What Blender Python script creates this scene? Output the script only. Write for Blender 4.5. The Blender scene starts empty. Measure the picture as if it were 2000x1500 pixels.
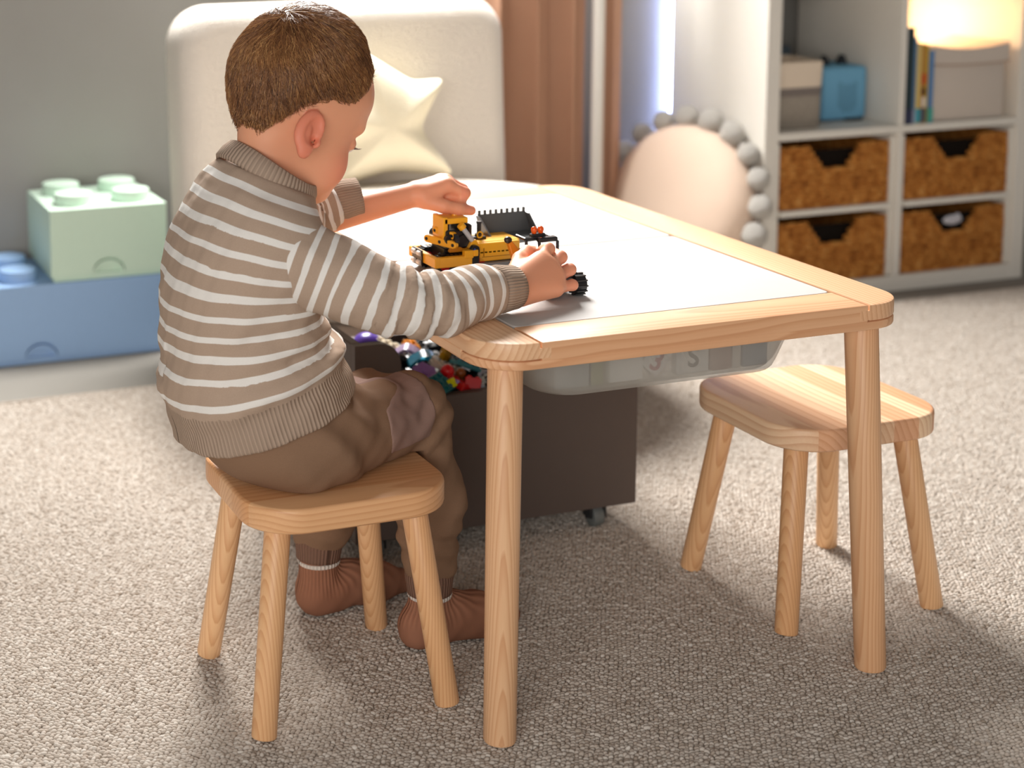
import bpy, bmesh, math, random
import numpy as np
from mathutils import Vector, Matrix, Euler

S = bpy.context.scene
COL = S.collection
PI = math.pi
random.seed(7)
RNG = np.random.default_rng(11)

# ------------------------------------------------------------------ camera, world, light, exposure
cam_data = bpy.data.cameras.new('camera')
cam = bpy.data.objects.new('camera', cam_data); COL.objects.link(cam)
RX = Vector((0.94783587, -0.31854090, -0.01178365))
UP = Vector((0.05310782, 0.12135869, 0.99118698))
FW = Vector((0.31430354, 0.94010838, -0.13194513))
mw = Matrix((RX, UP, -FW)).transposed().to_4x4()
mw.translation = Vector((-1.0909280, -1.9855944, 0.9988365))
cam.matrix_world = mw
cam_data.sensor_width = 36.0
cam_data.lens = 3159.3428 / 2000 * 36
cam_data.shift_x = (1000 - 485.894) / 2000
cam_data.shift_y = (186.2145 - 750) / 2000
cam_data.clip_start = 0.05
cam_data.dof.use_dof = True
cam_data.dof.focus_distance = 1.98
cam_data.dof.aperture_fstop = 3.6
S.camera = cam

world = bpy.data.worlds.new('room_ambient'); S.world = world
world.use_nodes = True
bg = world.node_tree.nodes['Background']
bg.inputs['Color'].default_value = (1.0, 0.93, 0.87, 1)
bg.inputs['Strength'].default_value = 0.17

def area(name, loc, target, sx, sy, power, color):
    l = bpy.data.lights.new(name, 'AREA'); l.shape = 'RECTANGLE'; l.size = sx; l.size_y = sy
    l.energy = power; l.color = color
    o = bpy.data.objects.new(name, l); COL.objects.link(o)
    o.location = loc
    o.rotation_euler = (Vector(target) - Vector(loc)).to_track_quat('-Z', 'Y').to_euler()
    return o
area('window_daylight', (0.24, 1.50, 1.90), (0.1, -0.6, 0.2), 0.78, 0.85, 108, (1.0, 0.97, 0.93))
area('front_fill_light', (-2.3, -3.3, 1.05), (-.3, 0, .5), 2.2, 1.5, 56, (1.0, 0.95, 0.90))  # added soft fill behind the camera, brightens surfaces facing it

S.view_settings.view_transform = 'Standard'
S.view_settings.look = 'None'
S.view_settings.gamma = 1.0
S.view_settings.exposure = 0.42
S.view_settings.use_curve_mapping = False

# ------------------------------------------------------------------ object helpers
def obj(name, me, mat=None, parent=None):
    o = bpy.data.objects.new(name, me); COL.objects.link(o)
    if mat is not None and len(me.materials) == 0:
        me.materials.append(mat)
    if parent is not None: o.parent = parent
    return o
def tag(o, label, cat, group=None):
    o['label'] = label; o['category'] = cat
    if group: o['group'] = group
    return o
def struct(o):
    o['kind'] = 'structure'; return o
def thing(name, label, cat, loc=(0, 0, 0), rotz=0, group=None):
    o = bpy.data.objects.new(name, None); COL.objects.link(o)
    o.location = loc; o.rotation_euler = (0, 0, rotz)
    o.empty_display_size = 0.05
    return tag(o, label, cat, group)

class MB:
    """collects shapes into one mesh"""
    def __init__(s): s.v = []; s.f = []; s.mi = []; s.cur = 0
    def add(s, vs, fs, M=None):
        n = len(s.v)
        if M is not None: vs = [M @ Vector(v) for v in vs]
        s.v += [tuple(v) for v in vs]; s.f += [tuple(i + n for i in f) for f in fs]
        s.mi += [s.cur] * len(fs)
        return s
    def box(s, c, d, bev=0.0, M=None):
        x, y, z = d[0] / 2, d[1] / 2, d[2] / 2
        T = Matrix.Translation(c)
        if M is not None: T = M @ T
        return s.prism([(-x, -y), (x, -y), (x, y), (-x, y)], -z, z, bev, T, seg=2 if bev > .004 else 1, vbev=bev)
    def prism(s, poly, z0, z1, bev=0.0, M=None, seg=2, seam=None, vbev=0.0):
        if vbev > 0:
            np_ = []
            n = len(poly)
            for i in range(n):
                p = Vector(poly[i]); a = (Vector(poly[i - 1]) - p).normalized(); b = (Vector(poly[(i + 1) % n]) - p).normalized()
                for k in range(seg + 1):
                    t = k / seg
                    # circular arc for right-angle corner
                    ang = t * PI / 2
                    np_.append(tuple(p + a * vbev * (1 - math.sin(ang)) + b * vbev * (1 - math.cos(ang))))
            poly = np_
        n = len(poly)
        if seam is None: seam = [False] * n
        rings = []
        if bev > 0:
            for k in range(seg + 1):
                a = k / seg * PI / 2
                rings.append((inset(poly, bev * (1 - math.sin(a)), seam), z0 + bev * (1 - math.cos(a))))
            for k in range(seg + 1):
                a = k / seg * PI / 2
                rings.append((inset(poly, bev * (1 - math.cos(a)), seam), z1 - bev * (1 - math.sin(a))))
        else:
            rings = [(poly, z0), (poly, z1)]
        vs = []; fs = []
        for r, z in rings: vs += [(p[0], p[1], z) for p in r]
        for k in range(len(rings) - 1):
            for i in range(n):
                j = (i + 1) % n
                fs.append((k * n + i, k * n + j, (k + 1) * n + j, (k + 1) * n + i))
        fs.append(tuple(range(n - 1, -1, -1)))
        m = (len(rings) - 1) * n
        fs.append(tuple(m + i for i in range(n)))
        return s.add(vs, fs, M)
    def loft(s, rings, cap0=True, cap1=True, M=None, closed=False):
        n = len(rings[0]); vs = [p for r in rings for p in r]; fs = []
        K = len(rings)
        for k in range(K if closed else K - 1):
            k2 = (k + 1) % K
            for i in range(n):
                j = (i + 1) % n
                fs.append((k * n + i, k * n + j, k2 * n + j, k2 * n + i))
        if not closed:
            if cap0: fs.append(tuple(range(n - 1, -1, -1)))
            if cap1: fs.append(tuple((K - 1) * n + i for i in range(n)))
        return s.add(vs, fs, M)
    def cyl(s, p0, p1, r0, r1=None, n=20, bev=0.0, M=None):
        r1 = r0 if r1 is None else r1
        p0 = Vector(p0); p1 = Vector(p1); ax = p1 - p0; L = ax.length; ax.normalize()
        Q = ax.to_track_quat('Z', 'Y').to_matrix()
        prof = [(r0, 0), (r1, L)]
        if bev > 0:
            prof = [(r0 - bev, 0), (r0 - bev * .3, bev * .3), (r0, bev), (r1, L - bev), (r1 - bev * .3, L - bev * .3), (r1 - bev, L)]
        rings = []
        for r, z in prof:
            rings.append([tuple(p0 + Q @ Vector((r * math.cos(2 * PI * i / n), r * math.sin(2 * PI * i / n), z))) for i in range(n)])
        return s.loft(rings, True, True, M)
    def lathe(s, prof, n=24, M=None):
        rings = [[(r * math.cos(2 * PI * i / n), r * math.sin(2 * PI * i / n), z) for i in range(n)] for r, z in prof]
        return s.loft(rings, True, True, M)
    def ball(s, c, r, n=12, m=8, M=None):
        if not hasattr(r, '__len__'): r = (r, r, r)
        rings = []
        for k in range(m + 1):
            a = -PI / 2 + PI * (k + .0) / m
            cr = max(math.cos(a), 0.02)
            rings.append([(c[0] + r[0] * cr * math.cos(2 * PI * i / n), c[1] + r[1] * cr * math.sin(2 * PI * i / n), c[2] + r[2] * math.sin(a)) for i in range(n)])
        return s.loft(rings, True, True, M)
    def tube(s, pts, r, n=8, M=None, cap=True):
        pts = [Vector(p) for p in pts]
        if not hasattr(r, '__len__'): r = [r] * len(pts)
        rings = []; up = Vector((0, 0, 1))
        prev = None
        for i, p in enumerate(pts):
            d = (pts[min(i + 1, len(pts) - 1)] - pts[max(i - 1, 0)]).normalized()
            if prev is None:
                a = d.orthogonal().normalized()
            else:
                a = (prev - d * prev.dot(d)).normalized()
            prev = a; b = d.cross(a)
            rings.append([tuple(p + (a * math.cos(2 * PI * k / n) + b * math.sin(2 * PI * k / n)) * r[i]) for k in range(n)])
        return s.loft(rings, cap, cap, M)
    def mesh(s, name, smooth=None, recalc=True):
        me = bpy.data.meshes.new(name)
        me.from_pydata(s.v, [], s.f); me.update()
        if recalc:
            bm = bmesh.new(); bm.from_mesh(me); bmesh.ops.recalc_face_normals(bm, faces=bm.faces); bm.to_mesh(me); bm.free()
        if any(s.mi): me.polygons.foreach_set('material_index', s.mi)
        if smooth is not None:
            if smooth >= 180:
                me.polygons.foreach_set('use_smooth', [True] * len(me.polygons))
            else:
                me.shade_smooth_by_angle(math.radians(smooth)) if hasattr(me, 'shade_smooth_by_angle') else smooth_angle(me, smooth)
        me.update()
        return me
    def build(s, name, mat=None, parent=None, smooth=35):
        mats = mat if isinstance(mat, (list, tuple)) else None
        me = s.mesh(name, smooth)
        if mats:
            for m in mats: me.materials.append(m)
            return obj(name, me, None, parent)
        return obj(name, me, mat, parent)

def smooth_angle(me, deg):
    bm = bmesh.new(); bm.from_mesh(me)
    lim = math.radians(deg)
    for f in bm.faces: f.smooth = True
    for e in bm.edges:
        e.smooth = not (len(e.link_faces) == 2 and e.calc_face_angle(0) > lim)
    bm.to_mesh(me); bm.free()

def inset(poly, d, seam):
    n = len(poly)
    if d == 0: return list(poly)
    P = [Vector(p) for p in poly]
    area2 = sum(P[i].x * P[(i + 1) % n].y - P[(i + 1) % n].x * P[i].y for i in range(n))
    sg = 1 if area2 > 0 else -1
    out = []
    nor = []
    for i in range(n):
        e = (P[(i + 1) % n] - P[i]); e.normalize()
        nor.append(Vector((-e.y, e.x)) * sg)
    for i in range(n):
        n0 = nor[i - 1]; n1 = nor[i]; d0 = 0 if seam[i - 1] else d; d1 = 0 if seam[i] else d
        det = n0.x * n1.y - n0.y * n1.x
        if abs(det) < 1e-4:
            off = n0 * max(d0, d1) if d0 == d1 else (n0 * d0 + n1 * d1) / 2
        else:
            off = Vector(((d0 * n1.y - d1 * n0.y) / det, (n0.x * d1 - n1.x * d0) / det))
        out.append(tuple(P[i] + off))
    return out

def rrect(x0, x1, y0, y1, r, n=8):
    out = []
    for cx, cy, a0 in ((x1 - r, y0 + r, -90), (x1 - r, y1 - r, 0), (x0 + r, y1 - r, 90), (x0 + r, y0 + r, 180)):
        for k in range(n + 1):
            a = math.radians(a0 + 90 * k / n)
            out.append((cx + r * math.cos(a), cy + r * math.sin(a)))
    return out
def clip(poly, axis, val, keep_less):
    out = []; n = len(poly)
    for i in range(n):
        p, q = poly[i], poly[(i + 1) % n]
        ip = (p[axis] <= val) if keep_less else (p[axis] >= val)
        iq = (q[axis] <= val) if keep_less else (q[axis] >= val)
        if ip: out.append(p)
        if ip != iq:
            t = (val - p[axis]) / (q[axis] - p[axis])
            out.append((p[0] + (q[0] - p[0]) * t, p[1] + (q[1] - p[1]) * t))
    res = []
    for p in out:
        if not res or (abs(p[0] - res[-1][0]) + abs(p[1] - res[-1][1])) > 1e-6: res.append(p)
    if abs(res[0][0] - res[-1][0]) + abs(res[0][1] - res[-1][1]) < 1e-6: res.pop()
    return res
def seams(poly, axis, vals):
    n = len(poly)
    return [any(abs(poly[i][axis] - v) < 1e-6 and abs(poly[(i + 1) % n][axis] - v) < 1e-6 for v in vals) for i in range(n)]
def RotM(ax, deg): return Matrix.Rotation(math.radians(deg), 4, ax)
def TM(*t): return Matrix.Translation(t)

# ------------------------------------------------------------------ materials
def srgb(h):
    if isinstance(h, str):
        h = h.lstrip('#'); c = [int(h[i:i + 2], 16) / 255 for i in (0, 2, 4)]
    else: c = [x / 255 for x in h]
    return tuple(x / 12.92 if x <= .04045 else ((x + .055) / 1.055) ** 2.4 for x in c) + (1,)
class N:
    """tiny node-graph helper"""
    def __init__(s, name):
        s.m = bpy.data.materials.new(name); s.m.use_nodes = True
        s.t = s.m.node_tree; s.b = s.t.nodes['Principled BSDF']; s.out = s.t.nodes['Material Output']
    def n(s, typ, **kw):
        nd = s.t.nodes.new(typ)
        for k, v in kw.items():
            if k.startswith('i_'):
                key = k[2:]; key = int(key) if key.isdigit() else key.replace('_', ' ')
                s.set(nd.inputs[key], v)
            else: setattr(nd, k, v)
        return nd
    def set(s, sock, v):
        if isinstance(v, bpy.types.NodeSocket): s.t.links.new(v, sock)
        else: sock.default_value = v
    def math(s, op, a, b=0.0, c=0.0):
        nd = s.t.nodes.new('ShaderNodeMath'); nd.operation = op
        for i, v in enumerate((a, b, c)): s.set(nd.inputs[i], v)
        return nd.outputs[0]
    def vmath(s, op, a, b=(0, 0, 0)):
        nd = s.t.nodes.new('ShaderNodeVectorMath'); nd.operation = op
        s.set(nd.inputs[0], a); s.set(nd.inputs[1], b); return nd.outputs[0]
    def mix(s, f, a, b):
        nd = s.t.nodes.new('ShaderNodeMix'); nd.data_type = 'RGBA'
        s.set(nd.inputs[0], f); s.set(nd.inputs[6], a); s.set(nd.inputs[7], b); return nd.outputs[2]
    def ramp(s, f, stops, interp='LINEAR'):
        nd = s.t.nodes.new('ShaderNodeValToRGB'); nd.color_ramp.interpolation = interp
        el = nd.color_ramp.elements
        while len(el) < len(stops): el.new(0.5)
        for e, (p, c) in zip(el, stops): e.position = p; e.color = c
        s.set(nd.inputs[0], f); return nd.outputs[0]
    def coord(s, kind='Object'):
        return s.n('ShaderNodeTexCoord').outputs[kind]
    def noise(s, vec, scale, detail=2, rough=.5, out=0):
        nd = s.n('ShaderNodeTexNoise'); s.set(nd.inputs['Vector'], vec)
        nd.inputs['Scale'].default_value = scale; nd.inputs['Detail'].default_value = detail; nd.inputs['Roughness'].default_value = rough
        return nd.outputs[out]
    def bump(s, h, strength=.3, dist=.002):
        nd = s.n('ShaderNodeBump'); nd.inputs['Strength'].default_value = strength; nd.inputs['Distance'].default_value = dist
        s.set(nd.inputs['Height'], h); s.t.links.new(nd.outputs[0], s.b.inputs['Normal']); return nd
    def attr(s, name, out='Fac'):
        nd = s.n('ShaderNodeAttribute'); nd.attribute_name = name; return nd.outputs[out]
    def P(s, **kw):
        names = {'color': 'Base Color', 'rough': 'Roughness', 'metal': 'Metallic', 'spec': 'Specular IOR Level', 'sss': 'Subsurface Weight',
                 'ssr': 'Subsurface Radius', 'sss_scale': 'Subsurface Scale', 'trans': 'Transmission Weight', 'emit': 'Emission Color', 'estr': 'Emission Strength',
                 'sheen': 'Sheen Weight', 'coat': 'Coat Weight', 'alpha': 'Alpha', 'ior': 'IOR', 'sheenr': 'Sheen Roughness'}
        for k, v in kw.items(): s.set(s.b.inputs[names[k]], v)
        return s
def plain(name, col, rough=.5, spec=.5, var=.0, **kw):
    m = N(name); c = srgb(col) if not isinstance(col, tuple) or len(col) == 3 else col
    co = m.coord()
    if var > 0:
        nz = m.noise(co, 30, 3)
        dark = tuple(x * (1 - var) for x in c[:3]) + (1,)
        m.P(color=m.mix(nz, c, dark))
    else:
        nz = m.noise(co, 60, 2)
        dark = tuple(x * .96 for x in c[:3]) + (1,)
        m.P(color=m.mix(nz, c, dark))
    m.P(rough=rough, spec=spec, **kw)
    return m.m
_plastic = {}
def plastic(col, rough=.3):
    k = (col, rough)
    if k not in _plastic: _plastic[k] = plain('plastic_' + col.lstrip('#'), col, rough, .5)
    return _plastic[k]
def fabric(name, col, scale=900, bump=.4, var=.12, rough=.95, dist=.0006, sheen=.0):
    m = N(name); c = srgb(col); co = m.coord()
    nz = m.noise(co, scale, 2, .6); big = m.noise(co, 14, 3)
    f = m.math('MULTIPLY', m.math('ADD', m.math('MULTIPLY', nz, .7), m.math('MULTIPLY', big, .3)), 1.0)
    d = tuple(x * (1 - 2 * var) for x in c[:3]) + (1,)
    l = tuple(min(1, x * (1 + 2 * var * .5)) for x in c[:3]) + (1,)
    m.P(color=m.mix(f, d, l), rough=rough, spec=.15, sheen=sheen)
    m.bump(nz, bump, dist)
    return m.m
def wood(name, axis='x', off=(0.03, -0.05), freq=170, light='#f6d3ac', mid='#eab488', dark='#bd7645', tint=.25, contrast=.42):
    """solid pine: growth rings round an axis that runs along the grain"""
    m = N(name); co = m.coord()
    rnd = m.n('ShaderNodeObjectInfo').outputs['Random']
    sx = m.n('ShaderNodeSeparateXYZ'); m.set(sx.inputs[0], co)
    ax = {'x': (1, 2, 0), 'y': (0, 2, 1), 'z': (0, 1, 2)}[axis]
    u, v, w = (sx.outputs[i] for i in ax)
    cmb = m.n('ShaderNodeCombineXYZ')
    m.set(cmb.inputs[0], m.math('MULTIPLY', u, 9)); m.set(cmb.inputs[1], m.math('MULTIPLY', v, 9)); m.set(cmb.inputs[2], m.math('ADD', m.math('MULTIPLY', w, 2.2), m.math('MULTIPLY', rnd, 37)))
    dis = m.noise(cmb.outputs[0], 1.0, 2, .5)
    uu = m.math('ADD', u, m.math('ADD', m.math('MULTIPLY', m.math('SUBTRACT', rnd, .5), .05), off[0]))
    vv = m.math('ADD', v, off[1])
    r = m.math('SQRT', m.math('ADD', m.math('MULTIPLY', uu, uu), m.math('MULTIPLY', vv, vv)))
    r = m.math('ADD', r, m.math('MULTIPLY', m.math('SUBTRACT', dis, .5), .030))
    ring = m.math('FRACT', m.math('MULTIPLY', r, freq))
    ringc = m.ramp(ring, [(0.0, (0, 0, 0, 1)), (.45, (.22,) * 3 + (1,)), (.78, (.8,) * 3 + (1,)), (.9, (1, 1, 1, 1)), (1.0, (.05,) * 3 + (1,))])
    cm2 = m.n('ShaderNodeCombineXYZ')
    m.set(cm2.inputs[0], m.math('MULTIPLY', u, 420)); m.set(cm2.inputs[1], m.math('MULTIPLY', v, 420)); m.set(cm2.inputs[2], m.math('MULTIPLY', w, 14))
    fib = m.noise(cm2.outputs[0], 1.0, 2, .6)
    big = m.noise(cmb.outputs[0], .55, 1)
    fac = m.math('ADD', m.math('MULTIPLY', m.math('SUBTRACT', rnd, .5), tint * 2.0), m.math('ADD', m.math('MULTIPLY', m.math('SUBTRACT', big, .5), .7), .45))
    fac = m.math('MINIMUM', m.math('MAXIMUM', fac, 0), 1)
    base = m.mix(fac, srgb(light), srgb(mid))
    c = m.mix(m.math('MULTIPLY', ringc, contrast), base, srgb(dark))
    c = m.mix(m.math('MULTIPLY', fib, .22), c, srgb(dark))
    m.P(color=c, rough=.42, spec=.4)
    m.bump(m.math('ADD', m.math('MULTIPLY', ringc, .6), fib), .03, .0004)
    return m.m

# ================================================================== THE SETTING
WALLY = 1.56
FLZ = -0.006
m_wall = N('wall_paint'); _c = m_wall.coord()
m_wall.P(color=m_wall.mix(m_wall.noise(_c, 6, 3), srgb('#a4a3a0'), srgb('#9c9a95')), rough=.9, spec=.2)
m_wall.bump(m_wall.noise(_c, 260, 2), .12, .0008); m_wall = m_wall.m
m_carpet = fabric('grey_floor_carpet', '#918d86', 500, .5, .08)
m_white = plain('white_lacquer', '#e9e5dc', .45, .4)
m_trim = plain('white_trim_paint', '#eeebe4', .5, .4)

struct(MB().box((0.7, 0.6, FLZ - .05), (6.4, 5.4, .1)).build('floor', m_carpet))
w = MB()   # back wall with a window opening above the armchair (out of the picture)
w.box((-1.70, WALLY + .06, 1.25), (1.50, .12, 2.52))
w.box((-.05, WALLY + .06, .49), (1.80, .12, 1.0))
w.box((-.05, WALLY + .06, 2.48), (1.80, .12, .06))
w.box((2.375, WALLY + .06, 1.25), (3.05, .12, 2.52))
struct(w.build('wall_back', m_wall))
wf = MB()
for x in (-.93, .83): wf.box((x, WALLY + .06, 1.72), (.04, .05, 1.46), .004)
for z in (1.01, 2.43): wf.box((-.05, WALLY + .06, z), (1.79, .05, .04), .004)
wn = struct(wf.build('window_1', m_trim))
obj('window_sill', MB().box((-.05, WALLY - .01, .9775), (1.86, .14, .025), .005).mesh('window_sill', 35), m_trim, wn)
struct(MB().box((-1.30, WALLY - .007, .038), (2.3, .014, .09), .003).build('baseboard_back', m_trim))

# ------------------------------------------------------------------ rug with looped pile
m_rug = N('rug_wool'); _c = m_rug.coord()
m_rug.P(color=m_rug.mix(m_rug.noise(_c, 120, 3, .7), srgb('#9b8f83'), srgb('#bdb4aa')), rough=1, spec=.05)
m_rug.bump(m_rug.noise(_c, 170, 1), .6, .003); m_rug = m_rug.m
m_loop = N('rug_loop_wool')
_r = m_loop.n('ShaderNodeAttribute'); _r.attribute_type = 'INSTANCER'; _r.attribute_name = 'tone'
_col = m_loop.ramp(_r.outputs['Fac'], [(0, srgb('#9f9284')), (.25, srgb('#b5a99d')), (.7, srgb('#c5bcb2')), (1, srgb('#d3ccc3'))])
m_loop.P(color=_col, rough=1, spec=.05); m_loop = m_loop.m
RUGX0, RUGX1, RUGY0, RUGY1 = -1.35, 2.05, -1.25, 1.043
rug = thing('rug', 'cream looped wool rug covering the floor under table and stools', 'rug', (0, 0, 0))
obj('rug_base', MB().prism(rrect(RUGX0, RUGX1, RUGY0, RUGY1, .02, 3), FLZ, -.0026, .0015).mesh('rug_base', 35), m_rug, rug)
obj('rug_binding', MB().tube([(RUGX0 + .02, RUGY1 - .002, -.002), (RUGX1 - .02, RUGY1 - .002, -.002)], .0042, 8).mesh('rug_binding', 60), m_rug, rug)
def rug_points():
    dx, dy = .0064, .0052
    ys = np.arange(-1.06, RUGY1 - .004, dy)
    allp = []
    for k, y in enumerate(ys):
        t = (y + 1.06) / 2.1
        x0 = -1.02 + .0 * t; x1 = .80 + 1.35 * t
        xs = np.arange(x0, min(x1, RUGX1 - .01), dx) + (dx / 2 if k % 2 else 0)
        p = np.zeros((len(xs), 3)); p[:, 0] = xs; p[:, 1] = y
        allp.append(p)
    p = np.concatenate(allp)
    p[:, 0] += RNG.normal(0, .0008, len(p)); p[:, 1] += RNG.normal(0, .0005, len(p))
    p[:, 1] += .0022 * np.sin(p[:, 0] * 61) + .003 * np.sin(p[:, 0] * 17 + 2)
    p[:, 2] = -.0022 + RNG.normal(0, .0005, len(p))
    keep = p[:, 1] < RUGY1 - .003
    return p[keep]
rp = rug_points()
pm = bpy.data.meshes.new('rug_pile'); pm.from_pydata(rp.tolist(), [], []); pm.update()
_a = pm.attributes.new('tone', 'FLOAT', 'POINT'); _a.data.foreach_set('value', np.clip(RNG.normal(.6, .2, len(rp)), 0, 1).astype(np.float32))
_a = pm.attributes.new('rot', 'FLOAT_VECTOR', 'POINT')
_rv = np.stack([RNG.normal(0, .28, len(rp)), RNG.normal(0, .28, len(rp)), RNG.normal(.12, .5, len(rp))], 1).astype(np.float32)
_a.data.foreach_set('vector', _rv.ravel())
_a = pm.attributes.new('sca', 'FLOAT_VECTOR', 'POINT')
_sv = np.stack([RNG.normal(.0040, .0005, len(rp)), RNG.normal(.0028, .0003, len(rp)), RNG.normal(.0028, .0004, len(rp))], 1).astype(np.float32)
_a.data.foreach_set('vector', np.clip(_sv, .0015, .006).ravel())
pile = obj('rug_pile', pm, None, rug); pile['kind'] = 'stuff'
ng = bpy.data.node_groups.new('loop_pile', 'GeometryNodeTree')
ng.interface.new_socket('Geometry', in_out='INPUT', socket_type='NodeSocketGeometry')
ng.interface.new_socket('Geometry', in_out='OUTPUT', socket_type='NodeSocketGeometry')
gi = ng.nodes.new('NodeGroupInput'); go = ng.nodes.new('NodeGroupOutput')
ico = ng.nodes.new('GeometryNodeMeshIcoSphere'); ico.inputs['Radius'].default_value = 1; ico.inputs['Subdivisions'].default_value = 2
sm = ng.nodes.new('GeometryNodeSetShadeSmooth'); stm = ng.nodes.new('GeometryNodeSetMaterial'); stm.inputs['Material'].default_value = m_loop
iop = ng.nodes.new('GeometryNodeInstanceOnPoints')
def gattr(nm):
    a = ng.nodes.new('GeometryNodeInputNamedAttribute'); a.data_type = 'FLOAT_VECTOR'; a.inputs['Name'].default_value = nm; return a.outputs['Attribute']
ng.links.new(ico.outputs['Mesh'], sm.inputs[0]); ng.links.new(sm.outputs[0], stm.inputs[0])
ng.links.new(gi.outputs[0], iop.inputs['Points']); ng.links.new(stm.outputs[0], iop.inputs['Instance'])
ng.links.new(gattr('rot'), iop.inputs['Rotation']); ng.links.new(gattr('sca'), iop.inputs['Scale'])
ng.links.new(iop.outputs[0], go.inputs[0])
mod = pile.modifiers.new('loops', 'NODES'); mod.node_group = ng

# ================================================================== CHILDREN'S TABLE
W, L, H, T = .58, .83, .48, .032
RW = .0661; EW = .067; GAP = .0026
w_rail = wood('pine_side_rail', 'y', (.06, -.40), 150)
w_end = wood('pine_end_rail', 'x', (.36, -.44), 170, light='#f5d0a8', mid='#e8ad80')
w_leg = wood('pine_leg', 'z', (.27, .43), 260, light='#f4d0a6', mid='#e7b285', contrast=.45)
m_panel = plain('white_laminate_panel', '#c6c4c1', .5, .2)
table = thing('play_table', 'low pine play table with rounded corners and white inset panels', 'table', (0, 0, 0))
outline = rrect(-W / 2, W / 2, -L / 2, L / 2, .056, 10)
ZS = H - .0205      # height of the lap joint
for s in (-1, 1):
    b = MB()
    xi = s * (W / 2 - RW)
    up = clip(outline, 0, xi, s < 0)
    b.prism(up, ZS, H, .0028, seg=2)
    low = clip(clip(up, 1, L / 2 - EW, True), 1, -L / 2 + EW, False)
    b.prism(low, H - T, ZS + .001, .0022, seg=2)
    for e in (-1, 1):       # tongue that shows in the end rail as end grain
        b.box((xi - s * .0065, e * (L / 2 - .0098), ZS + .0075), (.0150, .020, .0118))
    b.build('side_rail', w_rail, table)
for e in (-1, 1):
    b = MB()
    x1 = W / 2 - RW - GAP
    ya, yb = sorted((e * L / 2, e * (L / 2 - EW)))
    b.prism([(-x1, ya), (x1, ya), (x1, yb), (-x1, yb)], ZS + .0015 - .004, H, .0022, seg=2)
    lowp = clip(outline, 1, e * (L / 2 - EW), e < 0)
    b.prism(lowp, H - T, ZS - .0004, .003, seg=2)
    b.build('end_rail', w_end, table)
px = W / 2 - RW - .0032; py = L / 2 - EW - .0012
for e in (-1, 1):
    y0, y1 = (-py, .0032) if e < 0 else (.0048, py)
    MB().prism(rrect(-px, px, y0, y1, .009, 4), H - .0115, H - .0006, .0010, seg=1).build('white_panel', m_panel, table)
for s in (-1, 1):       # battens that carry the panels
    MB().box((s * (W / 2 - RW - .005), 0, H - .0185), (.022, L - 2 * EW + .01, .013)).build('batten', w_end, table)
MB().box((0, .004, H - .0185), (2 * px - .04, .03, .013)).build('batten', w_end, table)
def leg(bm, top, bot, r0, r1, bev=.004):
    bm.cyl(bot, top, r0, r1, 28, bev)
for sx in (-1, 1):
    for sy in (-1, 1):
        b = MB(); leg(b, (sx * .2459, sy * .3735, H - T + .002), (sx * .2611, sy * .3975, 0), .0192, .0205)
        b.build('leg', w_leg, table, 40)

# ------------------------------------------------------------------ frosted tray hanging under the table
m_tray = N('frosted_tray_plastic')
_tr = m_tray.n('ShaderNodeBsdfTransparent'); _tr.inputs[0].default_value = (.93, .95, .96, 1)
_df = m_tray.n('ShaderNodeBsdfTranslucent'); _df.inputs[0].default_value = srgb('#e8e4dc')
_d2 = m_tray.n('ShaderNodeBsdfPrincipled'); _d2.inputs['Base Color'].default_value = srgb('#d8d4cc'); _d2.inputs['Roughness'].default_value = .45
_mx = m_tray.n('ShaderNodeMixShader', i_0=.45); m_tray.set(_mx.inputs[1], _d2.outputs[0]); m_tray.set(_mx.inputs[2], _df.outputs[0])
_m2 = m_tray.n('ShaderNodeMixShader', i_0=.58); m_tray.set(_m2.inputs[1], _mx.outputs[0]); m_tray.set(_m2.inputs[2], _tr.outputs[0])
m_tray.set(m_tray.out.inputs[0], _m2.outputs[0]); m_tray = m_tray.m
tray = thing('storage_tray', 'frosted plastic storage tray hanging under the play table', 'tray', (0, 0, 0))
def tray_ring(k, z, t=0.0):
    return [(x, y, z) for x, y in rrect(-.170 - .026 * k + t, .170 + .026 * k - t, -.332 - .010 * k + t, -.066 + .012 * k - t, .045, 7)]
outer = [tray_ring(-.30, .3835), tray_ring(-.10, .3812 + .0012), tray_ring(.05, .386), tray_ring(.2, .394), tray_ring(.6, .42), tray_ring(1.0, .4555)]
inner = [tray_ring(1.0, .4555, .002), tray_ring(.6, .42, .002), tray_ring(.2, .396, .002), tray_ring(-.2, .3855, .002)]
MB().loft(outer + inner, True, True).build('tray_shell', m_tray, tray, 60)
b = MB(); fl = [tray_ring(1.0, .4545), [(x * 1.035, -.2 + (y + .2) * 1.035, .4545) for x, y, z in tray_ring(1.0, 0)], [(x * 1.035, -.2 + (y + .2) * 1.035, .4565) for x, y, z in tray_ring(1.0, 0)], tray_ring(1.0, .4565)]
b.loft(fl, closed=True).build('tray_flange', m_tray, tray, 40)

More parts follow.
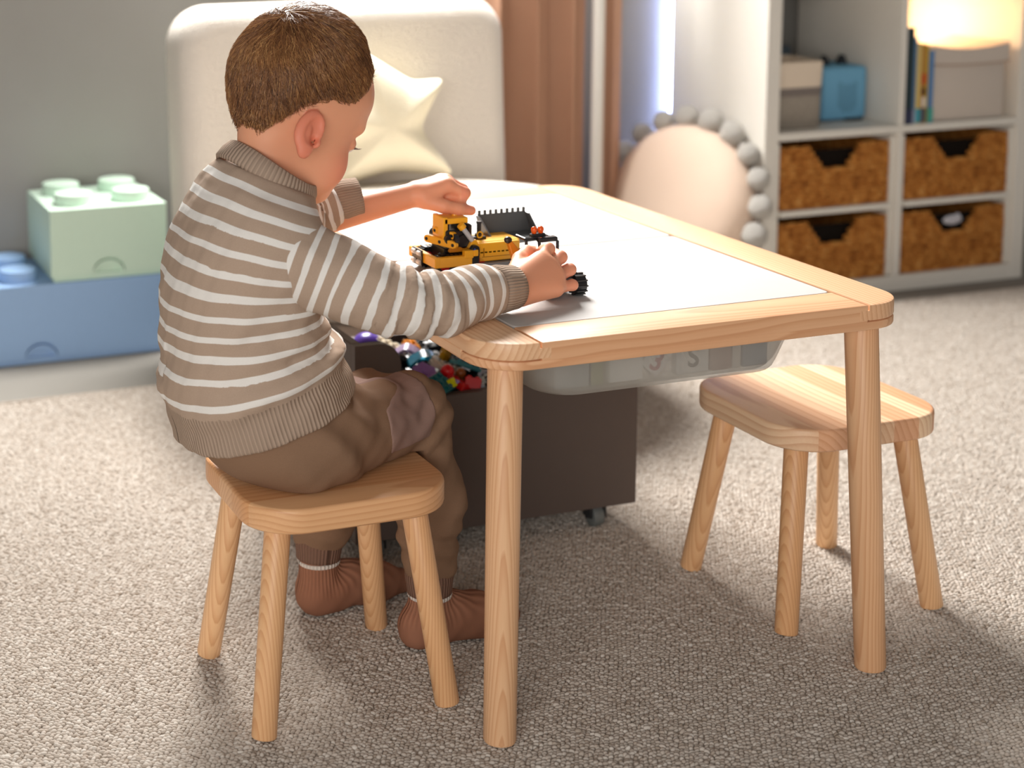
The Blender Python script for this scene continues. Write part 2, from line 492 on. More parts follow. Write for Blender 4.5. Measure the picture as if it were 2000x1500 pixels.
# number cards and blocks inside the tray
def glyph(name, body, loc, rot, size, mat, parent, align='CENTER'):
    cu = bpy.data.curves.new(name, 'FONT'); cu.body = body; cu.size = size; cu.align_x = align; cu.align_y = 'CENTER'
    cu.extrude = .0002; cu.offset = size * .018
    tmp = bpy.data.objects.new(name, cu); COL.objects.link(tmp)
    dg = bpy.context.evaluated_depsgraph_get(); dg.update()
    me = bpy.data.meshes.new_from_object(tmp.evaluated_get(dg)); bpy.data.objects.remove(tmp)
    o = obj(name, me, None, parent); me.materials.clear(); me.materials.append(mat)
    o.location = loc; o.rotation_euler = rot
    return o
m_card = plain('white_card', '#f4f1ee', .6, .3)
m_num_red = plain('number_red', '#b02c48', .6)
m_num_grey = plain('number_grey', '#363c44', .6)
TY = -.327
t = thing('number_block', 'white diamond-turned block with a red number 3 in the frosted tray', 'block', (-.012, TY + .012, .4085))
obj('block_body', MB().box((0, 0, 0), (.030, .014, .030), .0015, RotM('Y', 45)).mesh('block_body', 35), m_card, t)
glyph('numeral', '3', (0, -.0073, 0), (PI / 2, 0, 0), .036, m_num_red, t).rotation_euler = (PI / 2, math.radians(25), 0)
t = thing('letter_block', 'white square block with a grey letter S in the frosted tray', 'block', (.040, TY + .012, .4075))
obj('block_body', MB().box((0, 0, 0), (.046, .014, .040), .0015).mesh('block_body', 35), m_card, t)
glyph('letter', 'S', (0, -.0073, 0), (PI / 2, 0, 0), .036, m_num_grey, t)
tag(MB().box((-.052, TY + .014, .4090), (.046, .012, .044), .001, ).build('white_card', m_card), 'white card standing left of the diamond block in the tray', 'card')
for nm, lab, x, wd, hh, cc in (('grey_block', 'pale grey block at the left end inside the frosted tray', -.125, .05, .03, '#a9adae'),
                              ('olive_block', 'olive green block at the left inside the frosted tray', -.095, .022, .034, '#9a9c6a'),
                              ('rose_block', 'rosy brown block right of the letter S in the tray', .083, .030, .040, '#b89a92'),
                              ('cream_block', 'narrow cream block near the right end of the tray', .106, .012, .046, '#e6e2da'),
                              ('blue_block', 'slate blue block at the right end of the frosted tray', .133, .036, .046, '#7f93a6')):
    tag(MB().box((x, TY + .018, .3865 + hh / 2), (wd, .02, hh), .0015).build(nm, plastic(cc, .5)), lab, 'block')

# ================================================================== STOOLS
w_seat_x = wood('pine_seat_along_x', 'x', (.11, -.20), 150, light='#f1c799', mid='#e0a36c', tint=.35)
w_seat_y = wood('pine_seat_along_y', 'y', (.11, -.20), 110, light='#f9dcb8', mid='#dc9a70', tint=.55)
w_sleg = wood('pine_stool_leg', 'z', (.16, .13), 260, light='#f3cd9f', mid='#e6b17c', contrast=.45)
def stool(loc, label, axis, mat, cuts):
    st = thing('stool', label, 'stool', loc, 0, 'pine stools at the play table')
    ol = rrect(-.1300, .1290, -.128, .128, .066, 10)
    edges = [-.1281 if axis == 1 else -.1336] + cuts + [.1281 if axis == 1 else .1336]
    for a, c in zip(edges[:-1], edges[1:]):
        p = clip(clip(ol, axis, c, True), axis, a, False)
        b = MB(); b.prism(p, .249, .28, .0045, seg=3, seam=seams(p, axis, cuts))
        b.build('seat_stave', mat, st, 30)
    for sx in (-1, 1):
        for sy in (-1, 1):
            b = MB(); b.cyl((sx * .1185, sy * .1105, 0), (sx * .0865, sy * .0770, .2505), .0152, .0160, 24, .003)
            b.build('leg', w_sleg, st, 40)
    return st
stool((-.3985, -.1865, 0), 'pine stool with splayed round legs that the child sits on', 1, w_seat_x, [-.085, -.034, .014, .062])
stool((.3390, -.1725, 0), 'empty pine stool with striped seat staves right of the table', 0, w_seat_y, [-.088, -.040, .004, .028, .068, .098])

# ================================================================== TOY BOX ON CASTERS
m_box = plain('dark_brown_panel', '#5c504a', .55, .3, var=.08)
m_box_in = m_box
BX0, BX1, BY0, BY1 = -.240, .226, .095, .430
box = thing('toy_box', 'dark brown toy box on casters filled with toy bricks', 'toy box', (0, 0, 0))
def scoop(x0, x1, zt, zl, z0, n=6):
    r = .034; pts = [(x0, z0), (x1, z0), (x1, zt)]
    xr = x1 - .072
    pts += [(xr + r, zt)] + [(xr + r - r * math.sin(a), zt - r + r * math.cos(a)) for a in [PI / 2 * k / n for k in range(1, n + 1)]]
    pts += [(xr, zl + .0)]
    xl = x0 + .072
    pts += [(xl, zl)] + [(xl - r + r * math.cos(a), zt - r + r * math.sin(a)) for a in [PI / 2 * k / n for k in range(0, n + 1)]]
    pts += [(x0, zt)]
    return pts
MY = lambda y: Matrix(((1, 0, 0, 0), (0, 0, -1, y), (0, 1, 0, 0), (0, 0, 0, 1)))
poly = scoop(BX0, BX1, .336, .247, .040)
MB().prism(poly, 0, .015, .0, MY(BY0 + .015)).build('front_panel', m_box, box, 30)
MB().prism(poly, 0, .015, .0, MY(BY1)).build('back_panel', m_box, box, 30)
for x in (BX0 + .0075, BX1 - .0075):
    MB().box((x, (BY0 + BY1) / 2, .188), (.0148, BY1 - BY0 - .0302, .296), .0012).build('side_panel', m_box, box)
MB().box(((BX0 + BX1) / 2, (BY0 + BY1) / 2, .047), (BX1 - BX0 - .032, BY1 - BY0 - .032, .012)).build('bottom_panel', m_box, box)
m_wheel = plain('grey_caster_rubber', '#6d716f', .5)
m_cast = plain('dark_caster_metal', '#26282a', .4)
for cx, cy in ((BX0 + .045, BY0 + .035), (BX1 - .055, BY0 + .028), (BX0 + .045, BY1 - .04), (BX1 - .045, BY1 - .04)):
    c = MB(); c.box((cx, cy, .0385), (.040, .036, .004), .001)
    c.box((cx - .012, cy, .027), (.004, .022, .022)); c.box((cx + .012, cy, .027), (.004, .022, .022)); c.cyl((cx - .015, cy, .0175), (cx + .015, cy, .0175), .004, n=10)
    cc = c.build('caster', m_cast, box)
    MB().cyl((cx - .009, cy, .0172), (cx + .009, cy, .0172), .0172, n=22, bev=.003).build('caster_wheel', m_wheel, cc)

# toy bricks in the box
def tbrick(nx, ny, h=.0096, u=.0115):
    b = MB(); b.box((0, 0, h / 2), (nx * u, ny * u, h), .0006)
    for i in range(nx):
        for j in range(ny):
            b.cyl(((i - (nx - 1) / 2) * u, (j - (ny - 1) / 2) * u, h), ((i - (nx - 1) / 2) * u, (j - (ny - 1) / 2) * u, h + .0024), .0034, n=10)
    return b
def hexplate():
    b = MB(); b.prism([(.019 * math.cos(PI / 3 * k), .019 * math.sin(PI / 3 * k)) for k in range(6)], 0, .007, .0012); b.cyl((0, 0, .007), (0, 0, .010), .005, n=10); return b
def dome():
    b = MB(); b.lathe([(.019, 0), (.0195, .004), (.017, .011), (.011, .016), (.003, .0185)], 18); b.cyl((0, 0, -.004), (0, 0, 0), .016, n=18); return b
def curved():
    b = MB(); n = 10
    pts = [(-.026 + .052 * k / n, .016 * math.sin(PI * k / n)) for k in range(n + 1)] + [(.026 - .052 * k / n, .016 * math.sin(PI * (n - k) / n) - .006) for k in range(n + 1)]
    b.prism(pts, -.012, .012, .0, RotM('X', 90)); 
    for k in range(5): b.ball((-.016 + .008 * k, -.0125, .010 - abs(k - 2) * .0022), .0022, 8, 6)
    return b
def ballpiece(r=.0105):
    b = MB(); b.ball((0, 0, r), r, 16, 10); b.cyl((0, 0, -.003), (0, 0, .002), .004, n=10); return b
def slope():
    b = MB(); b.prism([(-.014, 0), (.014, 0), (.014, .004), (.002, .016), (-.014, .016)], -.012, .012, .0008, RotM('X', 90), seg=1); b.cyl((-.008, -.006, .016), (-.008, -.006, .0184), .0034, n=10); b.cyl((-.008, .006, .016), (-.008, .006, .0184), .0034, n=10); return b
def figure():
    b = MB(); b.box((0, 0, .006), (.016, .008, .012), .001); b.prism([(-.008, .012), (.008, .012), (.006, .026), (-.006, .026)], -.004, .004, .0006, RotM('X', 90), seg=1); b.lathe([(.003, .026), (.0055, .0275), (.0055, .034), (.003, .036), (.0028, .038)], 12)
    for s in (-1, 1): b.tube([(s * .007, 0, .024), (s * .0105, -.002, .018), (s * .011, -.006, .014)], .0022, 6)
    return b
m_tblue = N('clear_blue_plastic').P(color=srgb('#2f9fc4'), rough=.15, trans=.35, spec=.6).m
TOYS = [
 ('toy_dome', 'deep purple dome toy piece by the left wall of the toy box', dome, '#5536a0', (-.128, .318, .262), (25, -20, 10), 1.25),
 ('toy_plate', 'ivory toy plate lying left of the purple dome in the toy box', lambda: tbrick(3, 4, .006), '#efe4d6', (-.165, .345, .262), (10, -24, 15), 1.15),
 ('toy_brick', 'cream toy brick between purple dome and blue arch in the toy box', lambda: tbrick(2, 4), '#e8dcc4', (-.098, .300, .260), (18, 10, 50), 1.1),
 ('toy_ring', 'small lilac and white curved toy piece beside the blue arch', curved, '#c9b2dc', (-.083, .262, .263), (15, 0, -30), .8),
 ('toy_arch', 'clear sky-blue arch toy piece with glittering studs in the toy box', curved, None, (-.070, .222, .258), (10, 6, -12), 1.05),
 ('toy_hexagon', 'matte lilac hexagon toy piece in the middle of the toy box', hexplate, '#9a6fb5', (-.103, .158, .260), (35, -10, 20), 1.1),
 ('toy_bar', 'pale lilac toy brick sticking out under the lilac hexagon', lambda: tbrick(1, 3), '#b8a0d8', (-.125, .150, .252), (5, 10, 70), 1.0),
 ('toy_slab', 'beige toy plate leaning behind the red ball in the toy box', lambda: tbrick(3, 4, .006), '#cdbfae', (-.055, .186, .256), (20, 6, 70), 1.1),
 ('toy_wedge', 'beige toy plate lying in front of the lilac hexagon', lambda: tbrick(2, 4, .006), '#c3b49f', (-.112, .122, .250), (12, 8, 10), 1.1),
 ('toy_ball', 'glossy red ball toy piece in the toy box', ballpiece, '#d3141a', (-.070, .146, .256), (0, 0, 0), 1.0),
 ('toy_bead', 'small brown bead toy piece right of the red ball', lambda: ballpiece(.008), '#8a4a18', (-.046, .150, .252), (0, 0, 0), 1.0),
 ('toy_tile', 'dark teal toy plate at the front of the toy box', lambda: tbrick(3, 3, .006), '#14656a', (-.096, .117, .256), (28, -6, 30), 1.0),
 ('toy_trim', 'lilac flat toy strip below the dark teal plate', lambda: tbrick(1, 4, .004), '#9c86c8', (-.085, .1125, .2515), (20, -8, -78), .9),
 ('toy_tooth', 'bright yellow toy wedge right of the dark teal plate', slope, '#e2dc12', (-.078, .118, .257), (60, 0, 40), .55),
 ('toy_corner', 'bright yellow toy wedge left of the dark teal plate', slope, '#e6df1c', (-.117, .118, .254), (50, 10, 100), .5),
 ('toy_block', 'red toy brick right of the dark teal plate', lambda: tbrick(2, 3), '#c41218', (-.063, .128, .247), (20, 25, 30), 1.0),
 ('toy_slope', 'red sloped toy brick near the front wall of the toy box', slope, '#b90f14', (-.040, .126, .242), (10, 20, 70), 1.0),
 ('toy_chip', 'dark red toy brick deep by the front wall of the toy box', lambda: tbrick(2, 4), '#8d0b0f', (-.050, .125, .228), (15, -12, 20), 1.0),
 ('toy_figure', 'golden toy figure standing at the back of the toy box', figure, '#c9920f', (-.028, .250, .250), (20, 10, 30), 1.25),
 ('toy_cross', 'orange toy brick beside the golden figure in the toy box', lambda: tbrick(2, 2), '#e0890d', (-.062, .300, .258), (30, 10, 20), 1.0),
 ('toy_beam', 'teal toy plate at the right behind the beige plate', lambda: tbrick(2, 4, .006), '#2f7d86', (-.022, .185, .255), (25, 10, 100), 1.0),
 ('toy_pearl', 'tiny white bead toy piece behind the beige plate', lambda: ballpiece(.006), '#f2efe9', (-.062, .206, .262), (0, 0, 0), 1.0),
 ('toy_bolt', 'tiny pale red bead at the bottom front of the toy box', lambda: ballpiece(.004), '#e8b0a6', (-.093, .1135, .247), (0, 0, 0), 1.0),
 ('toy_stud', 'small grey bead at the right front of the toy box', lambda: ballpiece(.0055), '#8f969c', (-.026, .119, .240), (0, 0, 0), 1.0),
]
for nm, lab, fn, col, loc, rot, sc in TOYS:
    o = fn().build(nm, m_tblue if col is None else plastic(col, .28))
    o.location = loc; o.rotation_euler = [math.radians(a) for a in rot]; o.scale = (sc,) * 3
    tag(o, lab, 'toy piece')
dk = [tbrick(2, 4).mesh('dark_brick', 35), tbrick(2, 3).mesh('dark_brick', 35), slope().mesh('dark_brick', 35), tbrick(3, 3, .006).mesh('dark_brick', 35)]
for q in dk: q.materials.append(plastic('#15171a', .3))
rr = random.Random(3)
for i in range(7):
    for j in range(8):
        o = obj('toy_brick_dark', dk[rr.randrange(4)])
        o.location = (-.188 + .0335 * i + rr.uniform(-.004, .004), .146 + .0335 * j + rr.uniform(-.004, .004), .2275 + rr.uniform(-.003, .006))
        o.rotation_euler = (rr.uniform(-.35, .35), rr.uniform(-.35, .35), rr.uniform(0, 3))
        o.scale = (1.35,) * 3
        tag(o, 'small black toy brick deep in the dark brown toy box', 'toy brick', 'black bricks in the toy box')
_b = MB(); rr = random.Random(5)
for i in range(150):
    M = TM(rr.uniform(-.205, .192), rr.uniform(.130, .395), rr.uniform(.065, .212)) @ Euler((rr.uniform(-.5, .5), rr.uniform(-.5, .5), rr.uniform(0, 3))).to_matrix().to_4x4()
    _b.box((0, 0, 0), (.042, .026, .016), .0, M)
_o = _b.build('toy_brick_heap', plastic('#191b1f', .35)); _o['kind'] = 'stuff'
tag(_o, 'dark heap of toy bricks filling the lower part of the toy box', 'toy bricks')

# ================================================================== STORAGE BRICKS
m_blue = plain('matte_blue_plastic', '#9abbe4', .55, .35)
m_mint = plain('matte_mint_plastic', '#d2ebd9', .55, .35)
def storage_brick(name, label, loc, nx, wd, dp, h, mat, notches, group):
    t = thing(name, label, 'storage box', loc, 0, group)
    b = MB(); r = .0
    b.prism([(0, .014), (wd, .014), (wd, dp), (0, dp)], .012, h, .003, seg=2)
    n = 16; front = [(0, .012)]
    for nx_ in notches: front += [(nx_ - .036 * math.cos(PI * k / n), .012 + .036 * math.sin(PI * k / n)) for k in range(n + 1)]
    front += [(wd, .012), (wd, h), (0, h)]
    b.prism(front, 0, .0145, .0, MY(.0145)).build('brick_body', mat, t, 40)
    b = MB(); b.prism([(.006, .006), (wd - .006, .006), (wd - .006, dp - .006), (.006, dp - .006)], .0, .014, .001, seg=1).build('brick_base', mat, t, 40)
    for i in range(nx):
        for j in range(2):
            cx = (i + .5) * wd / nx; cy = (j + .5) * dp / 2
            MB().lathe([(.0405, h - .001), (.0405, h + .0205), (.0395, h + .0235), (.0370, h + .0245)], 32, TM(cx, cy, 0)).build('stud', mat, t, 40)
    for nx_ in notches:      # half-round finger grip at the bottom of the drawer front
        n = 16
        arc = lambda r_, z0: [(nx_ + r_ * math.cos(PI * k / n), z0 + r_ * math.sin(PI * k / n)) for k in range(n + 1)]
        ring = arc(.036, .006) + arc(.0300, .006)[::-1]
        b = MB(); ra, rb = arc(.0365, .004), arc(.0300, .004)
        b.loft([[(p[0], y, p[1]) for p in ra] + [(p[0], y, p[1]) for p in reversed(rb)] for y in (.0035, .012)]).build('grip_rim', mat, t, 30)
        MB().prism(arc(.0300, .004), 0, .002, .0, MY(.0135)).build('finger_grip', mat, t, 30)
    return t
storage_brick('storage_brick', 'large matte blue storage brick lying on the floor by the wall', (-.685, 1.287, FLZ), 4, .50, .25, .170, m_blue, [.222], 'stackable storage bricks')
storage_brick('storage_brick', 'mint green four-stud storage brick stacked on the blue one', (-.437, 1.2885, FLZ + .170), 2, .252, .248, .155, m_mint, [.124], 'stackable storage bricks')

# ================================================================== ARMCHAIR AND STAR CUSHION
m_teddy = fabric('cream_teddy_fabric', '#efe7dc', 240, .8, .07, dist=.006)
m_star = fabric('cream_plush', '#f3ead0', 260, .5, .05, dist=.003)
chair = thing('armchair', 'cream teddy-fabric armchair with tall rounded back behind the child', 'armchair', (0, 0, 0))
# back: rounded slab leaning slightly backwards
bo = rrect(-.365, .365, 0, .56, .085, 10)
b = MB(); b.prism(bo, -.085, .085, .05, Matrix(((1, 0, 0, .172), (0, 0, -1, 1.165), (0, 1, 0, .185), (0, 0, 0, 1))) @ RotM('X', -4), seg=6)
b.build('backrest', m_teddy, chair, 180)
def seat_ring(rx, ry, z, n=48, p=2.6):
    out = []
    for k in range(n):
        a = 2 * PI * k / n; c, s_ = math.cos(a), math.sin(a)
        out.append((.175 + rx * math.copysign(abs(c) ** (2 / p), c), .815 + ry * math.copysign(abs(s_) ** (2 / p), s_), z))
    return out
b = MB(); b.loft([seat_ring(.40, .30, .05), seat_ring(.425, .325, .06), seat_ring(.435, .335, .20), seat_ring(.43, .33, .235)]).build('seat_base', m_teddy, chair, 180)
b = MB(); b.loft([seat_ring(.41, .31, .236), seat_ring(.435, .335, .25), seat_ring(.44, .34, .30), seat_ring(.425, .325, .337), seat_ring(.38, .285, .362), seat_ring(.30, .22, .378), seat_ring(.18, .13, .388), seat_ring(.04, .03, .391)]).build('seat_cushion', m_teddy, chair, 180)
for sx in (-1, 1):
    for yy in (.60, 1.03): MB().cyl((.175 + sx * .28, yy, 0), (.175 + sx * .27, yy, .055), .018, .022, 14).build('foot', w_leg, chair)

def star_mesh():
    P = [(.138, .098), (.066, .096), (-.04, .165), (-.062, .07), (-.185, .04), (-.09, -.03), (-.12, -.115), (.01, -.085), (.150, -.105), (.076, -.004)]
    # densify outline with rounded tips
    out = []
    for k in range(10):
        p, q = Vector(P[k]), Vector(P[(k + 1) % 10])
        for t in np.linspace(.0, 1, 9)[:-1]: out.append(p.lerp(q, t))
    for it in range(2):
        out = [(out[i - 1] + out[i] * 2 + out[(i + 1) % len(out)]) / 4 for i in range(len(out))]
    rings = []
    prof = [(1.0, 0), (.985, .012), (.93, .026), (.8, .042), (.6, .054), (.35, .062), (.05, .064)]
    for s, z in reversed(prof): rings.append([(p.x * s, p.y * s, -z) for p in out])
    for s, z in prof[1:]: rings.append([(p.x * s, p.y * s, z) for p in out])
    b = MB(); b.loft(rings)
    return b
so = star_mesh().build('star_cushion', m_star, None, 180)
so.matrix_world = TM(.202, 1.022, .492) @ RotM('Z', -4) @ RotM('X', 80)
tag(so, 'cream plush star cushion leaning on the armchair back', 'cushion')

# ================================================================== CURTAINS, POLE
m_curt = fabric('tan_velvet_curtain', '#c49a80', 700, .2, .10)
def curtain(x0, x1, y, amp, nf, ph, label):
    n = int((x1 - x0) / .004); vs = []; fs = []
    zs = [.01, .5, 1.0, 1.6, 2.3]
    rows = []
    for z in zs:
        row = []
        for i in range(n + 1):
            t = i / n; x = x0 + (x1 - x0) * t
            a = 2 * PI * nf * t + ph
            yy = y + amp * (math.sin(a) + .35 * math.sin(2.1 * a + 1) ) + .004 * math.sin(z * 3 + 7 * t)
            row.append((x + .012 * math.sin(2 * a + .6), yy, z))
        rows.append(row)
    ring = [r + [(p[0], p[1] + .004, p[2]) for p in reversed(r)] for r in rows]
    b = MB(); b.loft(ring)
    o = b.build('curtain', m_curt, None, 80)
    return tag(o, label, 'curtain', 'tan curtains')
curtain(.60, .905, 1.43, .026, 3.1, .4, 'wide tan velvet curtain hanging right of the armchair')
curtain(.950, 1.005, 1.425, .012, .9, 2.0, 'narrow tan curtain strip hanging right of the white pole')
pole = thing('floor_pole', 'slim white upright pole between the two tan curtains', 'pole', (.924, 1.400, FLZ))
MB().cyl((0, 0, 0), (0, 0, 2.3), .0145, n=20).build('pole_tube', m_trim, pole, 60)
MB().lathe([(.05, 0), (.05, .008), (.016, .014), (.0145, .02)], 20).build('pole_foot', m_trim, pole, 40)

# ================================================================== ROUND CUSHION WITH POMPOMS
m_rc = fabric('blush_cushion_cloth', '#ecd3bf', 600, .25, .05)
m_pom = fabric('cream_pompom_yarn', '#fbf4ec', 500, .9, .08, dist=.003)
rc_ = thing('pompom_cushion', 'round blush floor cushion with cream pompom edge leaning on the shelf side', 'cushion', (1.098, 1.300, 0))
Mc = RotM('Z', -68) @ RotM('X', 76)
CR = .192
zc = CR * math.sin(math.radians(76)) + .030
b = MB()
n = 48; prof = [(1.0, 0), (.985, .018), (.92, .040), (.78, .058), (.55, .068), (.25, .073), (.03, .072)]
def wr(k, s): return 1 + .012 * math.sin(13 * k * 2 * PI / n) * (1 - abs(s - .85) * 3 if abs(s - .85) < .33 else 0)
rings = []
for s, z in reversed(prof): rings.append([(CR * s * math.cos(2 * PI * k / n), CR * s * math.sin(2 * PI * k / n), -z * wr(k, s)) for k in range(n)])
for s, z in prof[1:]: rings.append([(CR * s * math.cos(2 * PI * k / n), CR * s * math.sin(2 * PI * k / n), z * wr(k, s)) for k in range(n)])
b.loft(rings, M=TM(0, 0, zc) @ Mc)
b.build('cushion_body', m_rc, rc_, 180)
def pommesh():
    b = MB(); rr = random.Random(9); n, m = 18, 12; rings = []
    for k in range(m + 1):
        a = -PI / 2 + PI * k / m; cr = max(math.cos(a), .03)
        rings.append([(cr * math.cos(2 * PI * i / n) * (rad := 1 + rr.uniform(-.06, .06)), cr * math.sin(2 * PI * i / n) * rad, math.sin(a) * rad) for i in range(n)])
    return b.loft(rings).mesh('pompom', 180)
pomm = pommesh(); pomm.materials.append(m_pom)
NP = 20
for k in range(NP):
    a = 2 * PI * (k + .35) / NP
    q = TM(0, 0, zc) @ Mc @ Vector(((CR + .018) * math.cos(a), (CR + .018) * math.sin(a), 0))
    if q.z < .024: q.z = .024
    o = obj('pompom', pomm, None, rc_); o.location = q; o.scale = (.0285 + .0025 * math.sin(k * 5.1),) * 3

# ================================================================== SHELF UNIT
SX0, SX1, SY0, SY1 = 1.211, 1.981, 1.139, 1.529
shelf = thing('shelf_unit', 'white cube shelf unit with baskets at the right', 'shelf', (0, 0, FLZ))
SH = 1.47
def panel(nm, c, d, m=None): return MB().box(c, d, .0012).build(nm, m or m_white, shelf)
ym = (SY0 + SY1) / 2; dp = SY1 - SY0
panel('side_panel', (SX0 + .019, ym, SH / 2), (.038, dp, SH)); panel('side_panel', (SX1 - .019, ym, SH / 2), (.038, dp, SH))
panel('bottom_panel', ((SX0 + SX1) / 2, ym, .019), (SX1 - SX0 - .0762, dp, .038))
panel('top_panel', ((SX0 + SX1) / 2, ym, SH - .019), (SX1 - SX0 - .0762, dp, .038))
XC = (SX0 + SX1) / 2
CELL = .3350
rows_z = [.038]
for k in range(3):
    zt = .397 + k * (CELL + .018)
    if k == 0: zt = .397
    panel('shelf_board', (XC, ym, zt), (SX1 - SX0 - .0762, dp, .018))
    rows_z.append(zt + .009)
for k in range(4):
    z0 = rows_z[k]; z1 = z0 + CELL
    z1 = rows_z[k + 1] - .018 if k < 3 else SH - .038
    panel('divider', (XC, ym, (z0 + z1) / 2), (.016, dp - .001, z1 - z0 - .0004))
# half-height inserts in the bottom row
COLX = ((SX0 + .038, XC - .008), (XC + .008, SX1 - .038))
for x0, x1 in COLX:
    panel('insert_side', (x0 + .0065, ym, .210), (.012, dp - .02, .340)); panel('insert_side', (x1 - .0065, ym, .210), (.012, dp - .02, .340))
    panel('insert_shelf', ((x0 + x1) / 2, ym, .2125), (x1 - x0 - .028, dp - .004, .014))

panel('back_panel', ((XC + .008 + SX1 - .038) / 2, SY1 - .003, (.406 + SH - .038) / 2), (COLX[1][1] - COLX[1][0] - .001, .005, SH - .038 - .406 - .002))  # added back, stops the puck light leaking onto the wall behind
# woven baskets
m_weave = N('water_hyacinth_weave'); _c = m_weave.coord()
_mp = m_weave.n('ShaderNodeMapping'); m_weave.set(_mp.inputs[0], _c); _mp.inputs['Scale'].default_value = (55, 55, 95)
_nz = m_weave.noise(_mp.outputs[0], 1.0, 3, .6); _n2 = m_weave.noise(_c, 26, 2)
_f = m_weave.math('ADD', m_weave.math('MULTIPLY', _nz, .65), m_weave.math('MULTIPLY', _n2, .35))
m_weave.P(color=m_weave.ramp(_f, [(.30, srgb('#6d4119')), (.45, srgb('#a8682a')), (.58, srgb('#c98a43')), (.72, srgb('#deb06a'))]), rough=.7, spec=.25)
m_weave.bump(_nz, .5, .004); m_weave = m_weave.m
m_dark = plain('dark_basket_backing', '#17120e', .8, .1)
m_cloth = fabric('pale_cloth', '#cfcfd8', 300, .4, .1)
def basket(x0, x1, z0, label, h=.150, cloth=False):
    t = thing('woven_basket', label, 'basket', ((x0 + x1) / 2, SY0 + .012, z0), 0, 'woven baskets in the shelf')
    wd = x1 - x0 - .034; hw = wd / 2; d = .33
    rows = 11; rh = h / rows
    rr = random.Random(int(x0 * 1000 + z0 * 777))
    b = MB()
    # braided rows: front face in rope-like strands, notched for the grip
    for k in range(rows):
        z = (k + .5) * rh
        depth = max(0, (k - (rows - 4))) / 4
        cut = (.036 + .010 * (k - rows + 4)) if k >= rows - 4 else 0
        spans = [(-hw, hw)] if cut == 0 else [(-hw, -cut - .004), (cut + .004, hw)]
        for a, c in spans:
            n = max(4, int((c - a) / .010)); pts = []; rads = []
            for i in range(n + 1):
                x = a + (c - a) * i / n
                pts.append((x, .004 + .0016 * math.sin(i * 2.2 + k * 1.7), z + .0008 * math.sin(i * 1.3 + k)))
                rads.append(rh * .56 * (1 + .16 * math.sin(i * 2.2 + k * PI)))
            b.tube(pts, rads, 7)
    b.build('basket_front', m_weave, t, 60)
    b = MB(); b.box((-hw + .004, d / 2, h / 2), (.008, d - .02, h)); b.box((hw - .004, d / 2, h / 2), (.008, d - .02, h)); b.box((0, d - .008, h / 2), (wd - .017, .008, h)); b.box((0, d / 2, .004), (wd - .017, d - .03, .008))
    b.build('basket_walls', m_weave, t)
    b = MB(); b.box((0, .016, h / 2 - .006), (wd - .022, .003, h - .016)); b.build('dark_backing', m_dark, t)  # near-black sheet behind the front, shows in the grip cutout
    if cloth:
        b = MB(); rr = random.Random(2)
        b.ball((.004, .0085, h - .030), (.030, .004, .012), 14, 8); b.ball((.018, .0075, h - .024), (.010, .004, .010), 10, 6)
        b.build('cloth_edge', m_cloth, t, 180)
    return t
zb0, zb1 = FLZ + .0385, FLZ + .2200
basket(*COLX[0], zb1, 'woven basket in the upper left basket slot of the shelf')
basket(*COLX[1], zb1, 'woven basket in the upper right basket slot of the shelf')
basket(*COLX[0], zb0, 'woven basket in the lower left slot near the table edge')
basket(*COLX[1], zb0, 'woven basket with pale cloth showing in its grip', cloth=True)

ZB = FLZ + .4062       # board the upper things stand on
# two-tone fabric basket
t = thing('fabric_basket', 'cream fabric basket with grey band on the upper shelf', 'basket', (1.335, 1.255, ZB))
bd = .070
def sq(s, z): return [(x, y, z) for x, y in rrect(-s, s, -s, s, .018, 5)]
MB().loft([sq(bd - .004, 0), sq(bd, .004), sq(bd + .001, .078), ]).build('lower_body', fabric('flecked_grey_cloth', '#a79e92', 160, .3, .22), t, 60)
MB().loft([sq(bd + .0012, .0782), sq(bd + .0022, .098)]).build('grey_band', fabric('mid_grey_cloth', '#837a75', 400, .3, .08), t, 60)
MB().loft([sq(bd + .0012, .0982), sq(bd + .003, .158), sq(bd - .001, .160), sq(bd - .004, .12)]).build('cream_rim', fabric('cream_cloth', '#e8d8c4', 400, .3, .05), t, 60)
# dark flat case behind the fabric basket
tag(MB().box((0, 0, .0), (.17, .05, .17), .006).build('flat_case', plain('slate_blue_case', '#4f5f6c', .6)), 'slate blue flat case behind the cream fabric basket', 'case').location = (1.40, 1.44, ZB + .085)
# blue cube speaker with ears
m_spk = fabric('sky_blue_cloth', '#78b3d6', 700, .2, .06)
t = thing('cube_speaker', 'sky blue cube speaker with two dark ears on the shelf', 'speaker', (1.512, 1.300, ZB), math.radians(0))
b = MB(); b.prism([(-.066, -.060), (.066, -.060), (.066, .066), (-.066, .066)], .004, .134, .012, vbev=.014, seg=4).build('speaker_body', m_spk, t, 60)
m_ear = plain('dark_rubber_ear', '#2a2f36', .6)
for s in (-1, 1):
    b = MB(); b.prism([(-.012, 0), (.012, 0), (.002 * s, .024)], -.012, .012, .0025, Matrix(((1, 0, 0, s * .024 + .008), (0, 0, -1, .0), (0, 1, 0, .132), (0, 0, 0, 1))), seg=2).build('ear', m_ear, t, 60)
b = MB(); b.box((.03, -.055, .004), (.05, .012, .008), .002).build('foot', m_ear, t)
# perforated grille, an ear-topped dot field
b = MB()
m_dot = plain('grille_hole', '#3f6d84', .8)
for i in range(9):
    for j in range(13):
        x = (i - 4) * .0062; z = .026 + j * .0062
        top = .088 if abs(i - 4) < 3 else .100 - abs(abs(i - 4) - 4) * .004
        if z > top or (z < .036 and abs(i - 4) > 2 + (z - .026) * 200): continue
        b.cyl((x + .006, -.0602, z), (x + .006, -.0606, z), .0019, n=6)
b.build('grille', m_dot, t)
